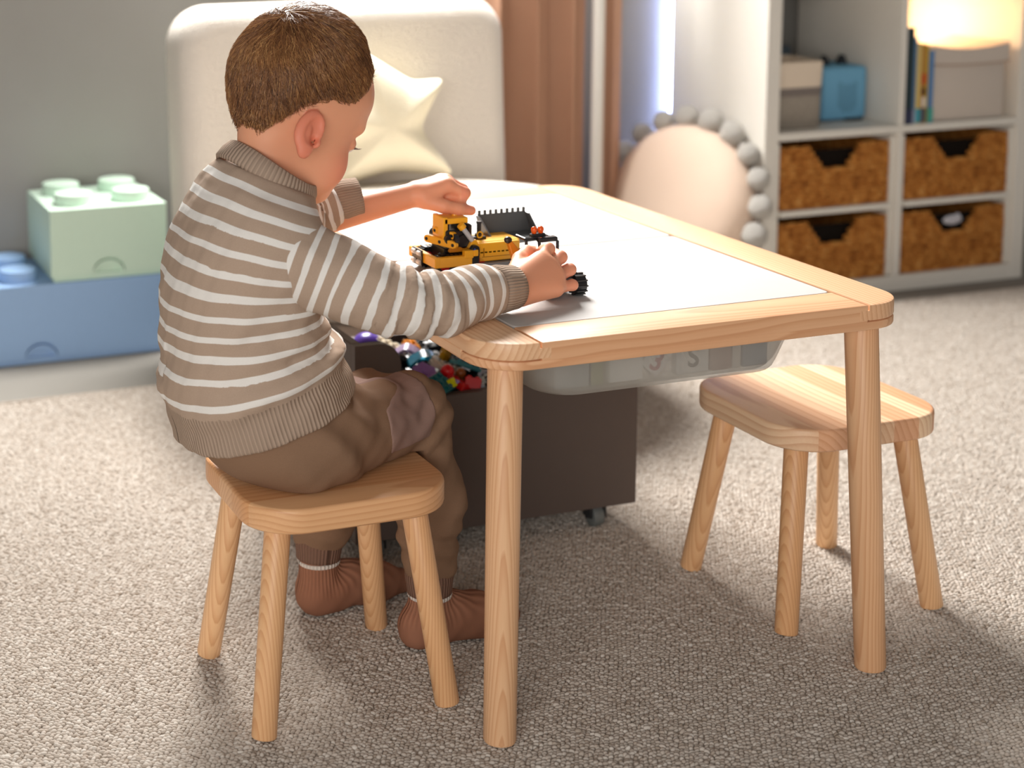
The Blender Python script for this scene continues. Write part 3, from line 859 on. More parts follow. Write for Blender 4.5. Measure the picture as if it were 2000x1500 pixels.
# books
BK = [('#20343a', .0210, .232, '#2d3350', 'tall dark green book against the shelf divider'),
      ('#5b80a6', .0070, .210, '#9aa7bd', 'thin dusty blue book second from the divider'),
      ('#d9c077', .0120, .196, '#3fa3b3', 'tan yellow book with turquoise foot on the shelf'),
      ('#b98b3c', .0155, .192, '#55565e', 'amber book with a red and white spine picture'),
      ('#c9ad3a', .0045, .186, '#8b8a3a', 'thin mustard book beside the amber book'),
      ('#4f82b8', .0135, .176, '#36a59a', 'blue book with teal foot at the right end of the row')]
x = XC + .0095
lean = 0.045
for k, (c, th, h, c2, lab) in enumerate(BK):
    t = thing('book', lab, 'book', (x + th / 2 + .0006, 1.142, ZB), 0, 'books on the upper shelf')
    b = MB(); b.box((0, .078, h / 2), (th, .156, h), .001).build('book_block', plastic(c, .6), t)
    MB().box((0, -.0004, .020), (th + .0004, .003, .034), .0003).build('spine_foot', plastic(c2, .6), t)
    if k == 3:
        MB().box((0, -.0006, .108), (th * .7, .002, .026), .0004).build('spine_red_mark', plastic('#c4451f', .6), t)
        MB().box((0, -.0006, .078), (th * .7, .002, .018), .0004).build('spine_brown_mark', plastic('#4c2a1a', .6), t)
        MB().box((.001, -.0006, .052), (th * .6, .002, .024), .0004).build('spine_white_mark', plastic('#e6dfd6', .6), t)
    x += th + .0014
tag(MB().box((0, .07, .097), (.075, .018, .194), .001).build('box_file', plastic('#e9b9a0', .6)), 'salmon box file standing behind the linen storage box', 'box').location = (1.700, 1.318, ZB)
# fabric box with lid
m_fb = fabric('pale_grey_linen', '#d3c8bd', 500, .25, .06)
t = thing('lidded_box', 'pale linen storage box with sagging lid beside the books', 'box', (1.8060, 1.155, ZB))
b = MB()
def bx(s0, z, sag=0.0): return None
wdx, dpx = .110, .185
b.prism(rrect(-wdx, wdx, 0, dpx, .008, 3), .001, .142, .003, seg=2).build('box_body', m_fb, t, 40)
n = 14; top = []; bot = []
rings = []
for yv in (-.004, .06, .12, dpx + .004):
    ring = []
    for i in range(n + 1):
        u = i / n * 2 - 1
        ring.append((u * (wdx + .004), yv, .186 - .012 * (1 - u * u)))
    for i in range(n, -1, -1):
        u = i / n * 2 - 1
        ring.append((u * (wdx + .004), yv, .140 - .004 * (1 - u * u)))
    rings.append(ring)
MB().loft(rings).build('box_lid', m_fb, t, 40)
MB().tube([(u * (wdx + .002), -.005, .139 - .004 * (1 - u * u)) for u in np.linspace(-1, 1, 15)], .0016, 6).build('lid_piping', fabric('tan_piping', '#b79d8a', 500, .2, .05), t)
# puck light under the board of the upper right compartment
m_lamp = N('glowing_lamp_glass').P(color=(1, .8, .6, 1), emit=(1.0, .62, .33, 1), estr=130).m
t = thing('puck_light', 'round warm puck light under the shelf board above the books', 'lamp', (1.730, 1.405, ZB + CELL - .0002))
MB().lathe([(.046, 0), (.048, -.006), (.046, -.014), (.043, -.014)], 28).build('puck_housing', m_white, t, 40)
MB().lathe([(.042, -.0135), (.041, -.016), (.030, -.018), (.006, -.0185)], 28).build('puck_glass', m_lamp, t, 60)
# LED light bar behind the shelf side
m_led = N('led_bar_glow').P(color=(.8, .85, 1, 1), emit=(.42, .52, 1.0, 1), estr=20).m
t = thing('light_bar', 'blue-white light bar glowing on the wall behind the shelf side', 'lamp', (1.2270, WALLY - .014, FLZ))
MB().box((.0145, -.001, .735), (.012, .028, 1.46), .001).build('bar_light_block', m_white, t)  # added unseen blocker, keeps the bar's light out of the compartments
MB().box((0, -.001, .62), (.012, .010, 1.12), .002).build('bar_tube', m_led, t)

# ================================================================== TOY VEHICLES ON THE TABLE
Y_ = '#f7b428'; K_ = '#1b1b1d'; G_ = '#8b8d8f'; DG = '#55585a'
def wp(t, mb, name, col, smooth=35):
    o = mb.build(name, plastic(col, .3) if isinstance(col, str) else col, t, smooth)
    o.data.transform(TM(*(-Vector(t.location))))
    return o
def stad(x0, x1, z0, z1, n=8):
    r = (z1 - z0) / 2; zc_ = (z0 + z1) / 2
    return [(x1 - r + r * math.cos(a), zc_ + r * math.sin(a)) for a in [(-PI / 2 + PI * k / n) for k in range(n + 1)]] + \
           [(x0 + r + r * math.cos(a), zc_ + r * math.sin(a)) for a in [(PI / 2 + PI * k / n) for k in range(n + 1)]]
def liftarm(p0, p1, hw, th, t, name, col, holes=3):
    """rounded beam from p0 to p1 with pin holes on its -y / side face"""
    p0 = Vector(p0); p1 = Vector(p1); d = (p1 - p0); Ln = d.length; d.normalize()
    zax = Vector((0, 0, 1)); s_ = zax.cross(d).normalized(); u = d.cross(s_)
    M = Matrix((d, u, -s_)).transposed().to_4x4(); M.translation = p0   # local x along, local y up, local z = thickness
    b = MB(); b.prism(stad(-hw, Ln + hw, -hw, hw), -th / 2, th / 2, .0008, M, seg=1)
    o = wp(t, b, name, col)
    b = MB()
    for k in range(holes):
        x = Ln * k / max(1, holes - 1)
        b.cyl((x, 0, -th / 2 - .0002), (x, 0, th / 2 + .0002), hw * .48, n=10, M=M)
    wp(t, b, 'pin_hole', K_).parent = o
    return o
dz = thing('toy_bulldozer', 'yellow and black toy bulldozer with raised grey bucket on the table', 'toy vehicle', (-.135, -.062, H))
for yy in (-.090, -.036):
    b = MB(); b.prism(stad(-.203, -.072, .4803, .5065), -.0062, .0062, .0, MY(yy))
    tr = wp(dz, b, 'track', K_, 30)
    b = MB()
    for k in range(19):       # tread links
        x = -.193 + k * .0062
        b.box((x, yy, .4806), (.0040, .0150, .0014)); b.box((x, yy, .5066), (.0040, .0150, .0018))
    for k in range(7):
        a = PI / 2 + PI * (k + .5) / 7
        b.box((0, 0, 0), (.0018, .0150, .0042), 0, TM(-.1899 + .0136 * math.cos(a), yy, .4934 + .0136 * math.sin(a)) @ Matrix.Rotation(-a, 4, 'Y'))
    wp(dz, b, 'tread', '#141415')
    for x in (-.190, -.140, -.086):
        b = MB(); b.cyl((x, yy - .0075, .4934), (x, yy + .0075, .4934), .0075, n=14, bev=.001); wp(dz, b, 'track_wheel', '#b3161b')
b = MB(); b.box((-.135, -.063, .502), (.100, .040, .022), .001); wp(dz, b, 'chassis', K_)
# push frame
for yy in (-.102, -.026):
    b = MB(); b.box((-.179, yy, .4995), (.048, .008, .0135), .0008); fr = wp(dz, b, 'push_arm', Y_)
b = MB(); b.box((-.2055, -.064, .4995), (.007, .084, .0135), .0008); wp(dz, b, 'push_beam', Y_)
b = MB(); b.box((-.160, -.1025, .508), (.013, .0085, .0105), .0008); b.box((-.150, -.1025, .509), (.007, .0085, .0085), .0008); wp(dz, b, 'beam_block', Y_)
b = MB()
for yy in (-.062, -.046):
    for z in (.4925, .5045):
        b.cyl((-.2115, yy - .0045, z), (-.2115, yy + .0045, z), .0034, n=12)
wp(dz, b, 'hitch_ring', '#e9e7e2')
b = MB(); b.box((-.2105, -.054, .4985), (.002, .030, .022)); wp(dz, b, 'hitch_plate', K_)
liftarm((-.198, -.060, .5235), (-.178, -.098, .5205), .0050, .0070, dz, 'rear_beam', Y_, 3)
liftarm((-.187, -.062, .5340), (-.176, -.092, .5315), .0046, .0064, dz, 'rear_beam', Y_, 3)
b = MB(); b.box((-.172, -.066, .525), (.026, .046, .026), .002); b.cyl((-.180, -.092, .526), (-.180, -.040, .526), .0075, n=14); wp(dz, b, 'engine_block', K_)
b = MB(); b.cyl((-.178, -.094, .527), (-.172, -.094, .527), .008, n=14); b.cyl((-.160, -.091, .522), (-.160, -.087, .522), .009, n=16); wp(dz, b, 'gear', '#232428')
b = MB(); b.box((-.166, -.088, .512), (.030, .006, .007), .0006); wp(dz, b, 'side_strip', '#c9801a')
# cab
b = MB(); b.box((-.1845, -.069, .5405), (.0065, .034, .029), .0008); wp(dz, b, 'cab_pillar', Y_)
b = MB(); b.box((-.1690, -.069, .5495), (.0340, .034, .0075), .0008); wp(dz, b, 'cab_roof', Y_)
b = MB(); b.cyl((-.162, -.066, .553), (-.162, -.066, .5585), .0042, .0030, 12); wp(dz, b, 'roof_light', Y_)
b = MB(); b.box((-.180, -.083, .535), (.003, .004, .022)); b.box((-.158, -.069, .535), (.010, .030, .020), .003); b.box((-.166, -.069, .527), (.014, .028, .010), .002); b.box((-.150, -.078, .529), (.007, .020, .030), .002); wp(dz, b, 'cab_interior', K_)
# hydraulic ram
b = MB(); b.tube([(-.1645, -.0925, .5430), (-.1500, -.0945, .5235)], .0034, 12); wp(dz, b, 'ram_tube', '#b9bcc0')
b = MB(); b.cyl((-.1665, -.0922, .5455), (-.1625, -.0928, .5405), .0052, n=14); wp(dz, b, 'ram_cap', Y_)
b = MB(); b.prism([(-.1560, .5145), (-.1400, .5145), (-.1450, .5245), (-.1505, .5245)], 0, .007, .0008, MY(-.0905), seg=1); wp(dz, b, 'ram_foot', Y_)
b = MB(); b.prism(stad(-.0195, .0195, -.0062, .0062), 0, .008, .0008, TM(-.1505, -.0970, .4995) @ RotM('X', 90) @ RotM('Z', 87), seg=1); wp(dz, b, 'lift_arm', K_)
b = MB(); b.box((-.1515, -.1052, .5130), (.0042, .0012, .0014)); b.box((-.1515, -.1052, .5130), (.0014, .0012, .0042)); wp(dz, b, 'blue_pin', '#2a66c8')
b = MB(); b.cyl((-.1475, -.1056, .4865), (-.1475, -.1045, .4865), .0026, n=10); b.cyl((-.163, -.1, .486), (-.163, -.094, .486), .006, n=12); wp(dz, b, 'red_pin', '#b3161b')
# engine cover
b = MB(); b.box((-.1110, -.0935, .5065), (.0600, .008, .0245), .0008); hood = wp(dz, b, 'side_panel', Y_)
b = MB(); b.box((-.1345, -.0978, .5070), (.0012, .0010, .0110)); b.box((-.0905, -.0978, .5080), (.0012, .0010, .0110)); b.box((-.112, -.0977, .5005), (.050, .0006, .0008)); wp(dz, b, 'panel_groove', '#a8710d')
b = MB(); b.box((-.1090, -.0660, .5145), (.0640, .046, .009), .0008); wp(dz, b, 'hood_top', Y_)
b = MB(); b.box((-.1090, -.1000, .4885), (.0680, .010, .0095), .0008); wp(dz, b, 'side_skirt', G_)
b = MB(); b.cyl((-.127, -.068, .5185), (-.127, -.068, .5395), .0030, n=10); b.cyl((-.127, -.068, .5185), (-.127, -.068, .5260), .0056, n=12); b.cyl((-.127, -.068, .5395), (-.127, -.068, .5425), .0038, n=10); b.box((-.130, -.068, .5195), (.022, .014, .006), .001); wp(dz, b, 'exhaust', K_)
b = MB(); b.tube([(-.134 + .004 * math.cos(a), -.085, .528 + .004 * math.sin(a)) for a in np.linspace(0, 2 * PI, 13)], .0011, 6); wp(dz, b, 'ring', '#d9a521')
# bucket: back plate, floor, side plates, teeth
bk = [(-.1145, -.0365, .5440), (-.0400, -.0365, .5440), (-.0330, -.0400, .5185), (-.1070, -.0400, .5165)]
def slab(pts, th):
    p = [Vector(q) for q in pts]; nrm = (p[1] - p[0]).cross(p[3] - p[0]).normalized() * th
    b = MB(); n = len(p); b.add([tuple(q) for q in p] + [tuple(q + nrm) for q in p], [tuple(range(n - 1, -1, -1)), tuple(range(n, 2 * n))] + [(i, (i + 1) % n, n + (i + 1) % n, n + i) for i in range(n)])
    return b
bkt = wp(dz, slab(bk, .0022), 'bucket_back', DG)
fl = [(-.1070, -.0400, .5165), (-.0330, -.0400, .5185), (-.0340, -.0680, .5160), (-.1050, -.0700, .5135)]
wp(dz, slab(fl, .0022), 'bucket_floor', DG)
wp(dz, slab([(-.1050, -.0700, .5135), (-.0340, -.0680, .5160), (-.0340, -.0668, .5085), (-.1050, -.0690, .5060)], .002), 'bucket_lip', '#77797b')
wp(dz, slab([(-.1145, -.0365, .5440), (-.1070, -.0400, .5165), (-.1050, -.0700, .5135), (-.1130, -.0450, .5420)], .002), 'bucket_side', '#6d7072')
wp(dz, slab([(-.0400, -.0365, .5440), (-.0330, -.0400, .5185), (-.0340, -.0680, .5160), (-.0390, -.0450, .5430)], .002), 'bucket_side', '#4b4e50')
for k in range(9):
    x = -.1105 + k * .0084
    b = MB(); b.box((x, -.0360, .5462 + .0002 * 0), (.0034, .0030, .0068), .0006); wp(dz, b, 'bucket_tooth', '#4a4d4f')

ld = thing('toy_loader', 'small black toy vehicle with orange beacons held under the right hand', 'toy vehicle', (-.095, -.195, H))
b = MB(); b.box((-.098, -.195, .5005), (.038, .100, .017), .001); wp(ld, b, 'chassis', '#2a2c2e')
for x in (-.118, -.078):
    for yy in (-.243, -.160):
        b = MB(); b.cyl((x - .008, yy, .4935), (x + .008, yy, .4935), .0133, n=20, bev=.003); wl = wp(ld, b, 'tyre', K_)
        b = MB(); b.cyl((x - .0085, yy, .4935), (x + .0085, yy, .4935), .0075, n=14); wp(ld, b, 'wheel_hub', '#8f9294')
        b = MB()
        for k in range(12):
            a = 2 * PI * k / 12
            b.box((x, yy + .0133 * math.cos(a), .4935 + .0133 * math.sin(a)), (.0145, .0034, .0016), 0, None)
        wp(ld, b, 'tyre_lug', K_)
b = MB(); b.box((-.101, -.246, .4985), (.024, .014, .010), .001); wp(ld, b, 'rear_bumper', G_)
b = MB()
for p in ([(-.1150, -.178, .508), (-.1150, -.178, .5365), (-.1140, -.174, .5385), (-.0960, -.170, .5375), (-.0955, -.176, .534), (-.0955, -.182, .508)],
          [(-.0700, -.178, .508), (-.0690, -.176, .5330), (-.0715, -.174, .5365), (-.0960, -.170, .5375)],
          [(-.1140, -.150, .5385), (-.1140, -.174, .5385)], [(-.0715, -.150, .5365), (-.0715, -.174, .5365)]):
    b.tube(p, .0021, 8)
b.box((-.083, -.173, .5365), (.027, .012, .006), .0015)
wp(ld, b, 'cab_frame', K_)
b = MB(); b.box((-.0915, -.164, .5405), (.020, .008, .0050), .001); wp(ld, b, 'beacon_bar', '#2a2c2e')
m_amber = N('amber_beacon').P(color=srgb('#f0641a'), rough=.12, trans=.3, spec=.6).m
for x in (-.0965, -.0870):
    b = MB(); b.lathe([(.0026, .5425), (.0034, .5445), (.0042, .5475), (.0036, .5505), (.0015, .5520)], 12, TM(x, -.164, 0)); wp(ld, b, 'beacon', m_amber, 60)
b = MB(); b.box((-.0855, -.178, .5235), (.012, .010, .014), .003); b.box((-.0855, -.186, .518), (.012, .012, .005), .002); wp(ld, b, 'seat', '#d0141b')
b = MB(); b.prism([(-.1285, .5300), (-.1235, .5330), (-.1120, .5200), (-.1150, .5060), (-.1210, .5080)], 0, .009, .001, MY(-.148), seg=1); wp(ld, b, 'orange_cowl', '#f08a1c')
b = MB(); b.ball((-.1275, -.152, .5345), (.0055, .005, .0045), 10, 8); wp(ld, b, 'cowl_cap', '#2d2622')
b = MB(); b.box((-.1165, -.190, .5130), (.008, .010, .012), .0012); wp(ld, b, 'light_box', G_)

# ================================================================== IMPLICIT-SURFACE TOOLS
f32 = np.float32
def rcone(P, a, b, ra, rb):
    a = np.array(a, f32); b = np.array(b, f32); ab = b - a; L2 = float(ab @ ab)
    t = np.clip(((P - a) @ ab) / L2, 0, 1)
    return np.linalg.norm(P - a - t[..., None] * ab, axis=-1) - (ra + (rb - ra) * t)
def ellip(P, c, r, R=None):
    q = P - np.array(c, f32)
    if R is not None: q = q @ np.array(R, f32)
    r = np.array(r, f32)
    k0 = np.linalg.norm(q / r, axis=-1); k1 = np.linalg.norm(q / (r * r), axis=-1) + 1e-9
    return k0 * (k0 - 1) / k1
def smin(a, b, k):
    h = np.clip(.5 + .5 * (b - a) / k, 0, 1)
    return b + (a - b) * h - k * h * (1 - h)
def smax(a, b, k): return -smin(-a, -b, k)
def wob(P, f, ph=0.0):
    x, y, z = P[..., 0], P[..., 1], P[..., 2]
    return (np.sin(f * (x * 1.0 + .7 * y) + ph) * np.sin(f * (z * 1.1 - .3 * x) + 1.3 + ph) + .6 * np.sin(f * 1.9 * (y + .6 * z) + 2.1 * ph + .5) * np.sin(f * 1.7 * (x - .5 * y) + .7)) / 1.6
def nets(F, lo, hi, h):
    """surface nets: quads of the zero level of F on a regular grid"""
    ax = [np.arange(l, u + h, h, dtype=f32) for l, u in zip(lo, hi)]
    P = np.stack(np.meshgrid(*ax, indexing='ij'), -1)
    D = F(P).astype(f32); s = D < 0
    nx, ny, nz = (k - 1 for k in D.shape)
    cs = np.zeros((nx, ny, nz), np.int8)
    for i in (0, 1):
        for j in (0, 1):
            for k in (0, 1): cs += s[i:nx + i, j:ny + j, k:nz + k]
    act = (cs > 0) & (cs < 8)
    I = np.argwhere(act); idx = -np.ones(act.shape, np.int64); idx[act] = np.arange(len(I))
    acc = np.zeros((len(I), 3)); cnt = np.zeros(len(I))
    C = [(i, j, k) for i in (0, 1) for j in (0, 1) for k in (0, 1)]
    for a in C:
        for axn in range(3):
            if a[axn] == 1: continue
            b_ = list(a); b_[axn] = 1
            da = D[I[:, 0] + a[0], I[:, 1] + a[1], I[:, 2] + a[2]]; db = D[I[:, 0] + b_[0], I[:, 1] + b_[1], I[:, 2] + b_[2]]
            m = (da < 0) != (db < 0)
            t = np.where(m, da / np.where(m, da - db, 1), 0)
            p = np.tile(np.array(a, float), (len(I), 1)); p[:, axn] += t
            acc += p * m[:, None]; cnt += m
    V = (I + acc / cnt[:, None]) * h + np.array(lo)
    Q = []
    for axn in range(3):
        o1, o2 = [q for q in range(3) if q != axn]
        sl0 = [slice(None)] * 3; sl1 = [slice(None)] * 3
        sl0[axn] = slice(0, -1); sl1[axn] = slice(1, None)
        ch = s[tuple(sl0)] != s[tuple(sl1)]
        E = np.argwhere(ch)
        ok = (E[:, o1] > 0) & (E[:, o2] > 0) & (E[:, o1] < D.shape[o1] - 1) & (E[:, o2] < D.shape[o2] - 1)
        E = E[ok]
        def cell(d1, d2):
            e = E.copy(); e[:, o1] -= d1; e[:, o2] -= d2; return idx[e[:, 0], e[:, 1], e[:, 2]]
        q = np.stack([cell(1, 1), cell(0, 1), cell(0, 0), cell(1, 0)], 1)
        neg = s[E[:, 0], E[:, 1], E[:, 2]]
        flip = neg if axn != 1 else ~neg
        q[~flip] = q[~flip][:, ::-1]
        Q.append(q)
    return V, np.concatenate(Q)
def npmesh(name, V, Q, attrs=None):
    me = bpy.data.meshes.new(name)
    me.vertices.add(len(V)); me.vertices.foreach_set('co', np.asarray(V, f32).ravel())
    k = Q.shape[1]
    me.loops.add(Q.size); me.loops.foreach_set('vertex_index', Q.astype(np.int32).ravel())
    me.polygons.add(len(Q)); me.polygons.foreach_set('loop_start', np.arange(0, Q.size, k, dtype=np.int32))
    me.polygons.foreach_set('use_smooth', np.ones(len(Q), bool))
    for nm, val in (attrs or {}).items():
        a = me.attributes.new(nm, 'FLOAT', 'POINT'); a.data.foreach_set('value', np.asarray(val, f32))
    me.update(calc_edges=True); me.validate()
    return me
def relax(V, Q, it=2, lam=.5):
    V = V.copy(); n = len(V); k = Q.shape[1]
    for _ in range(it):
        acc = np.zeros_like(V); cnt = np.zeros(n)
        for i in range(k):
            for j in (i - 1, (i + 1) % k):
                np.add.at(acc, Q[:, i], V[Q[:, j]]); np.add.at(cnt, Q[:, i], 1)
        V = V + lam * (acc / cnt[:, None] - V)
    return V

# ================================================================== THE CHILD
person = thing('person', 'small child in striped sweater sitting on the stool, hands on toy vehicles', 'person', (-.44, -.19, .28))
PL = Vector(person.location)
def pput(name, V, Q, mat, parent, attrs=None, rl=0):
    if rl: V = relax(V, Q, rl)
    V = V - np.array(PL)
    me = npmesh(name, V, Q, attrs); me.materials.append(mat)
    return obj(name, me, None, parent)

# ---- materials
m_skin = N('skin'); _c = m_skin.coord()
_b1 = m_skin.noise(_c, 24, 3); _b2 = m_skin.noise(_c, 400, 2)
_blush_glow = m_skin.attr('blush')
_sc = m_skin.mix(m_skin.math('MULTIPLY', _b1, .5), srgb('#e8a885'), srgb('#db9470'))
_sc = m_skin.mix(m_skin.math('MULTIPLY', _blush_glow, .75), _sc, srgb('#e0705a'))
m_skin.P(color=_sc, rough=.5, spec=.35, sss=.22, ssr=(.9, .35, .2), sss_scale=.008)
m_skin.bump(_b2, .08, .0006); m_skin = m_skin.m
m_hair = N('brown_hair')
_t = m_hair.attr('tone'); 
m_hair.P(color=m_hair.ramp(_t, [(0, srgb('#4a2e1b')), (.4, srgb('#835737')), (.75, srgb('#a57447')), (1, srgb('#c99a65'))]), rough=.36, spec=.5)
m_hair = m_hair.m
m_brow = plain('brow_hair', '#5a3a22', .6)
TAUPE, OFFW = '#b39d8b', '#ece7e1'
m_str = N('striped_jersey'); _c = m_str.coord()
_s = m_str.attr('stripe'); _fz = m_str.noise(_c, 1400, 2, .6)
_k = m_str.math('LESS_THAN', m_str.math('FRACT', m_str.math('ADD', _s, m_str.math('MULTIPLY', m_str.math('SUBTRACT', _fz, .5), .03))), .35)
_tp = m_str.mix(_fz, srgb('#a48d7b'), srgb('#bea997')); _wh = m_str.mix(_fz, srgb('#dedad3'), srgb('#f1eeea'))
m_str.P(color=m_str.mix(_k, _tp, _wh), rough=.95, spec=.1)
m_str.bump(_fz, .25, .0005); m_str = m_str.m
def ribbed(name, col, depth=.0016, amp=False):
    m = N(name); c = m.coord(); r = m.attr('rib')
    sn = m.math('MULTIPLY', m.math('ADD', m.math('SINE', m.math('MULTIPLY', r, 2 * PI)), 1), .5)
    if amp: sn = m.math('MULTIPLY', sn, m.attr('amp'))
    fz = m.noise(c, 1400, 2)
    dk_ = tuple(x * .80 for x in srgb(col)[:3]) + (1,)
    m.P(color=m.mix(sn, dk_, srgb(col)), rough=.95, spec=.1)
    m.bump(sn, .8, depth); return m.m
m_rib = ribbed('taupe_rib_knit', TAUPE)
m_pant = fabric('brown_sweatpants', '#8c6f59', 900, .35, .10, dist=.0008)
m_patch = fabric('mauve_knee_patch', '#957a70', 900, .35, .08, dist=.0008)
m_pcuff = ribbed('brown_rib_cuff', '#87695a')
m_sock = ribbed('brown_sock_rib', '#a5745c', .0012, True)
m_sockw = ribbed('white_sock_band', '#e9e1d8')

# ---- head frame
HC = np.array((-.4270, -.177, .7215), f32)
th, be, ro = math.radians(19.5), math.radians(22), math.radians(0)
fv = np.array((math.cos(be) * math.cos(th), math.cos(be) * math.sin(th), -math.sin(be)))
lv = np.array((-math.sin(th), math.cos(th), 0.0)); uv = np.cross(fv, lv)
HR = np.stack([fv, lv, uv], 1).astype(f32)          # columns: forward, left, up
def to_head(P): return (P - HC) @ HR
def from_head(q): return np.asarray(q) @ HR.T + HC
def rotm(ax, deg): return np.array(Matrix.Rotation(math.radians(deg), 3, ax), f32)
def head_sdf(P):
    q = to_head(P)
    d = ellip(q, (-.004, 0, .030), (.0850, .0720, .0905))
    d = smin(d, ellip(q, (.031, 0, .034), (.0620, .0640, .0560)), .02)
    d = smin(d, ellip(q, (.029, 0, -.036), (.0490, .0480, .0560)), .025)      # mid face
    d = smin(d, ellip(q, (.040, 0, -.066), (.0370, .0390, .0340)), .02)       # jaw
    d = smin(d, ellip(q, (.062, 0, -.083), (.0150, .0180, .0130)), .015)      # chin
    for s_ in (-1, 1):
        d = smin(d, ellip(q, (.044, s_ * .029, -.048), (.0250, .0220, .0250)), .015)     # cheeks
        d = smin(d, ellip(q, (.0650, s_ * .027, .004), (.0120, .022, .0085)), .014)      # brow
        d = smax(d, -ellip(q, (.0835, s_ * .030, -.0150), (.0110, .0150, .0085)), .012)  # eye socket
        d = smin(d, ellip(q, (.0670, s_ * .0295, -.0165), (.0105, .0125, .0100)), .003)  # lid
    d = smin(d, rcone(q, (.0710, 0, -.006), (.0835, 0, -.0400), .0055, .0085), .010)     # nose
    for s_ in (-1, 1): d = smin(d, ellip(q, (.0815, s_ * .0085, -.0425), (.0065, .0055, .0055)), .005)
    d = smin(d, ellip(q, (.0765, 0, -.0605), (.0070, .0150, .0042)), .004)               # lips
    d = smin(d, ellip(q, (.0745, 0, -.0675), (.0070, .0130, .0045)), .004)
    d = smax(d, -ellip(q, (.0830, 0, -.0640), (.0060, .0150, .0012)), .003)
    for s_ in (-1, 1):
        e = ear_sdf(q, s_); d = smin(d, e, .005)
    return d
EARC = (-.0260, .0655, -.0290)
def ear_frame(s_):
    # rows: ear-up, ear-forward, outwards
    up_ = np.array((.24, 0, .97)); up_ /= np.linalg.norm(up_)
    out = np.array((-.36, s_ * .93, 0.0)); out /= np.linalg.norm(out)
    out = out - up_ * (out @ up_); out /= np.linalg.norm(out)
    fw_ = np.cross(up_, out); fw_ = fw_ * (1 if fw_[0] > 0 else -1)
    return np.stack([up_, fw_, out], 1).astype(f32)
def ear_sdf(q, s_):
    R = ear_frame(s_); e = (q - np.array((EARC[0] + (.022 if s_ > 0 else 0), s_ * EARC[1] - (.010 if s_ > 0 else 0), EARC[2]), f32)) @ R
    e = e - np.array((0, 0, .006 if s_ < 0 else .003), f32)
    d = ellip(e, (.004, -.004, 0), (.0255, .0175, .0070))
    d = smin(d, ellip(e, (-.019, .002, -.001), (.0105, .0085, .0050)), .006)             # lobe
    d = smax(d, -ellip(e, (.006, .001, .0075), (.0190, .0120, .0085)), .0022)             # hollow inside the rim
    d = smin(d, ellip(e, (-.001, -.005, .0000), (.0105, .0048, .0036)), .003)            # inner fold
    d = smax(d, -ellip(e, (-.004, .0065, .0045), (.0075, .0050, .0085)), .002)           # ear opening
    d = smin(d, ellip(e, (-.005, .0125, .001), (.0050, .0028, .0045)), .003)             # tragus
    return d
NECK0 = (-.472, -.187, .622); NECK1 = tuple(from_head((-.030, 0, -.045)))
def neck_sdf(P):
    d = rcone(P, NECK0, NECK1, .0385, .0350)
    d = smin(d, rcone(P, NECK0, (-.475, -.10, .585), .030, .030), .03)
    d = smin(d, rcone(P, NECK0, (-.475, -.275, .585), .030, .030), .03)
    return smin(d, rcone(P, NECK0, tuple(from_head((.030, 0, -.075))), .030, .022), .03)
def headneck(P): return smin(head_sdf(P), neck_sdf(P), .018)

# ---- hands (palm capsules, then three-jointed fingers)
RH = dict(wrist=(-.196, -.290, .5105), elbow=(-.345, -.345, .507), wr=.0185, er=.024,
  palm=[((-.182, -.281, .517), (-.139, -.258, .5310), .0160, .0125), ((-.184, -.284, .512), (-.129, -.262, .5235), .0160, .0125), ((-.184, -.288, .506), (-.124, -.269, .5120), .0160, .0122), ((-.184, -.291, .503), (-.130, -.279, .5010), .0150, .0115)],
  fingers=[[(-.139, -.258, .5310), (-.1205, -.2450, .5420), (-.1150, -.2250, .5360), (-.1185, -.2140, .5260)],
           [(-.129, -.262, .5235), (-.1060, -.2500, .5315), (-.0995, -.2270, .5290), (-.1060, -.2160, .5180)],
           [(-.124, -.269, .5120), (-.0970, -.2570, .5165), (-.0890, -.2350, .5110), (-.0960, -.2240, .5040)],
           [(-.130, -.279, .5010), (-.1000, -.2690, .5000), (-.0910, -.2510, .4950), (-.0970, -.2410, .4930)]],
  thumb=[(-.180, -.270, .520), (-.157, -.240, .531), (-.138, -.222, .5345), (-.122, -.210, .5320)])
LH = dict(fill=(-.1600, -.043, .5735), wrist=(-.207, -.036, .5785), elbow=(-.365, -.015, .545), wr=.0165, er=.023,
  palm=[((-.198, -.046, .5790), (-.1660, -.052, .5915), .0140, .0100), ((-.198, -.036, .5800), (-.1620, -.038, .5940), .0140, .0100), ((-.198, -.026, .5790), (-.1630, -.024, .5920), .0140, .0100), ((-.198, -.018, .5770), (-.1660, -.011, .5860), .0130, .0095)],
  fingers=[[(-.1660, -.052, .5915), (-.1425, -.056, .5800), (-.1500, -.0560, .5660), (-.1620, -.0540, .5660)],
           [(-.1620, -.038, .5940), (-.1380, -.040, .5810), (-.1440, -.0440, .5640), (-.1560, -.0460, .5610)],
           [(-.1630, -.024, .5920), (-.1410, -.024, .5790), (-.1470, -.0280, .5640), (-.1580, -.0320, .5620)],
           [(-.1660, -.011, .5860), (-.1470, -.010, .5750), (-.1520, -.0140, .5640), (-.1610, -.0180, .5640)]],
  thumb=[(-.196, -.050, .5720), (-.176, -.062, .5655), (-.1560, -.0655, .5605), (-.1370, -.0640, .5570)])
FR = [(.0082, .0078, .0070, .0060), (.0083, .0079, .0071, .0061), (.0080, .0076, .0068, .0058), (.0073, .0068, .0061, .0053)]
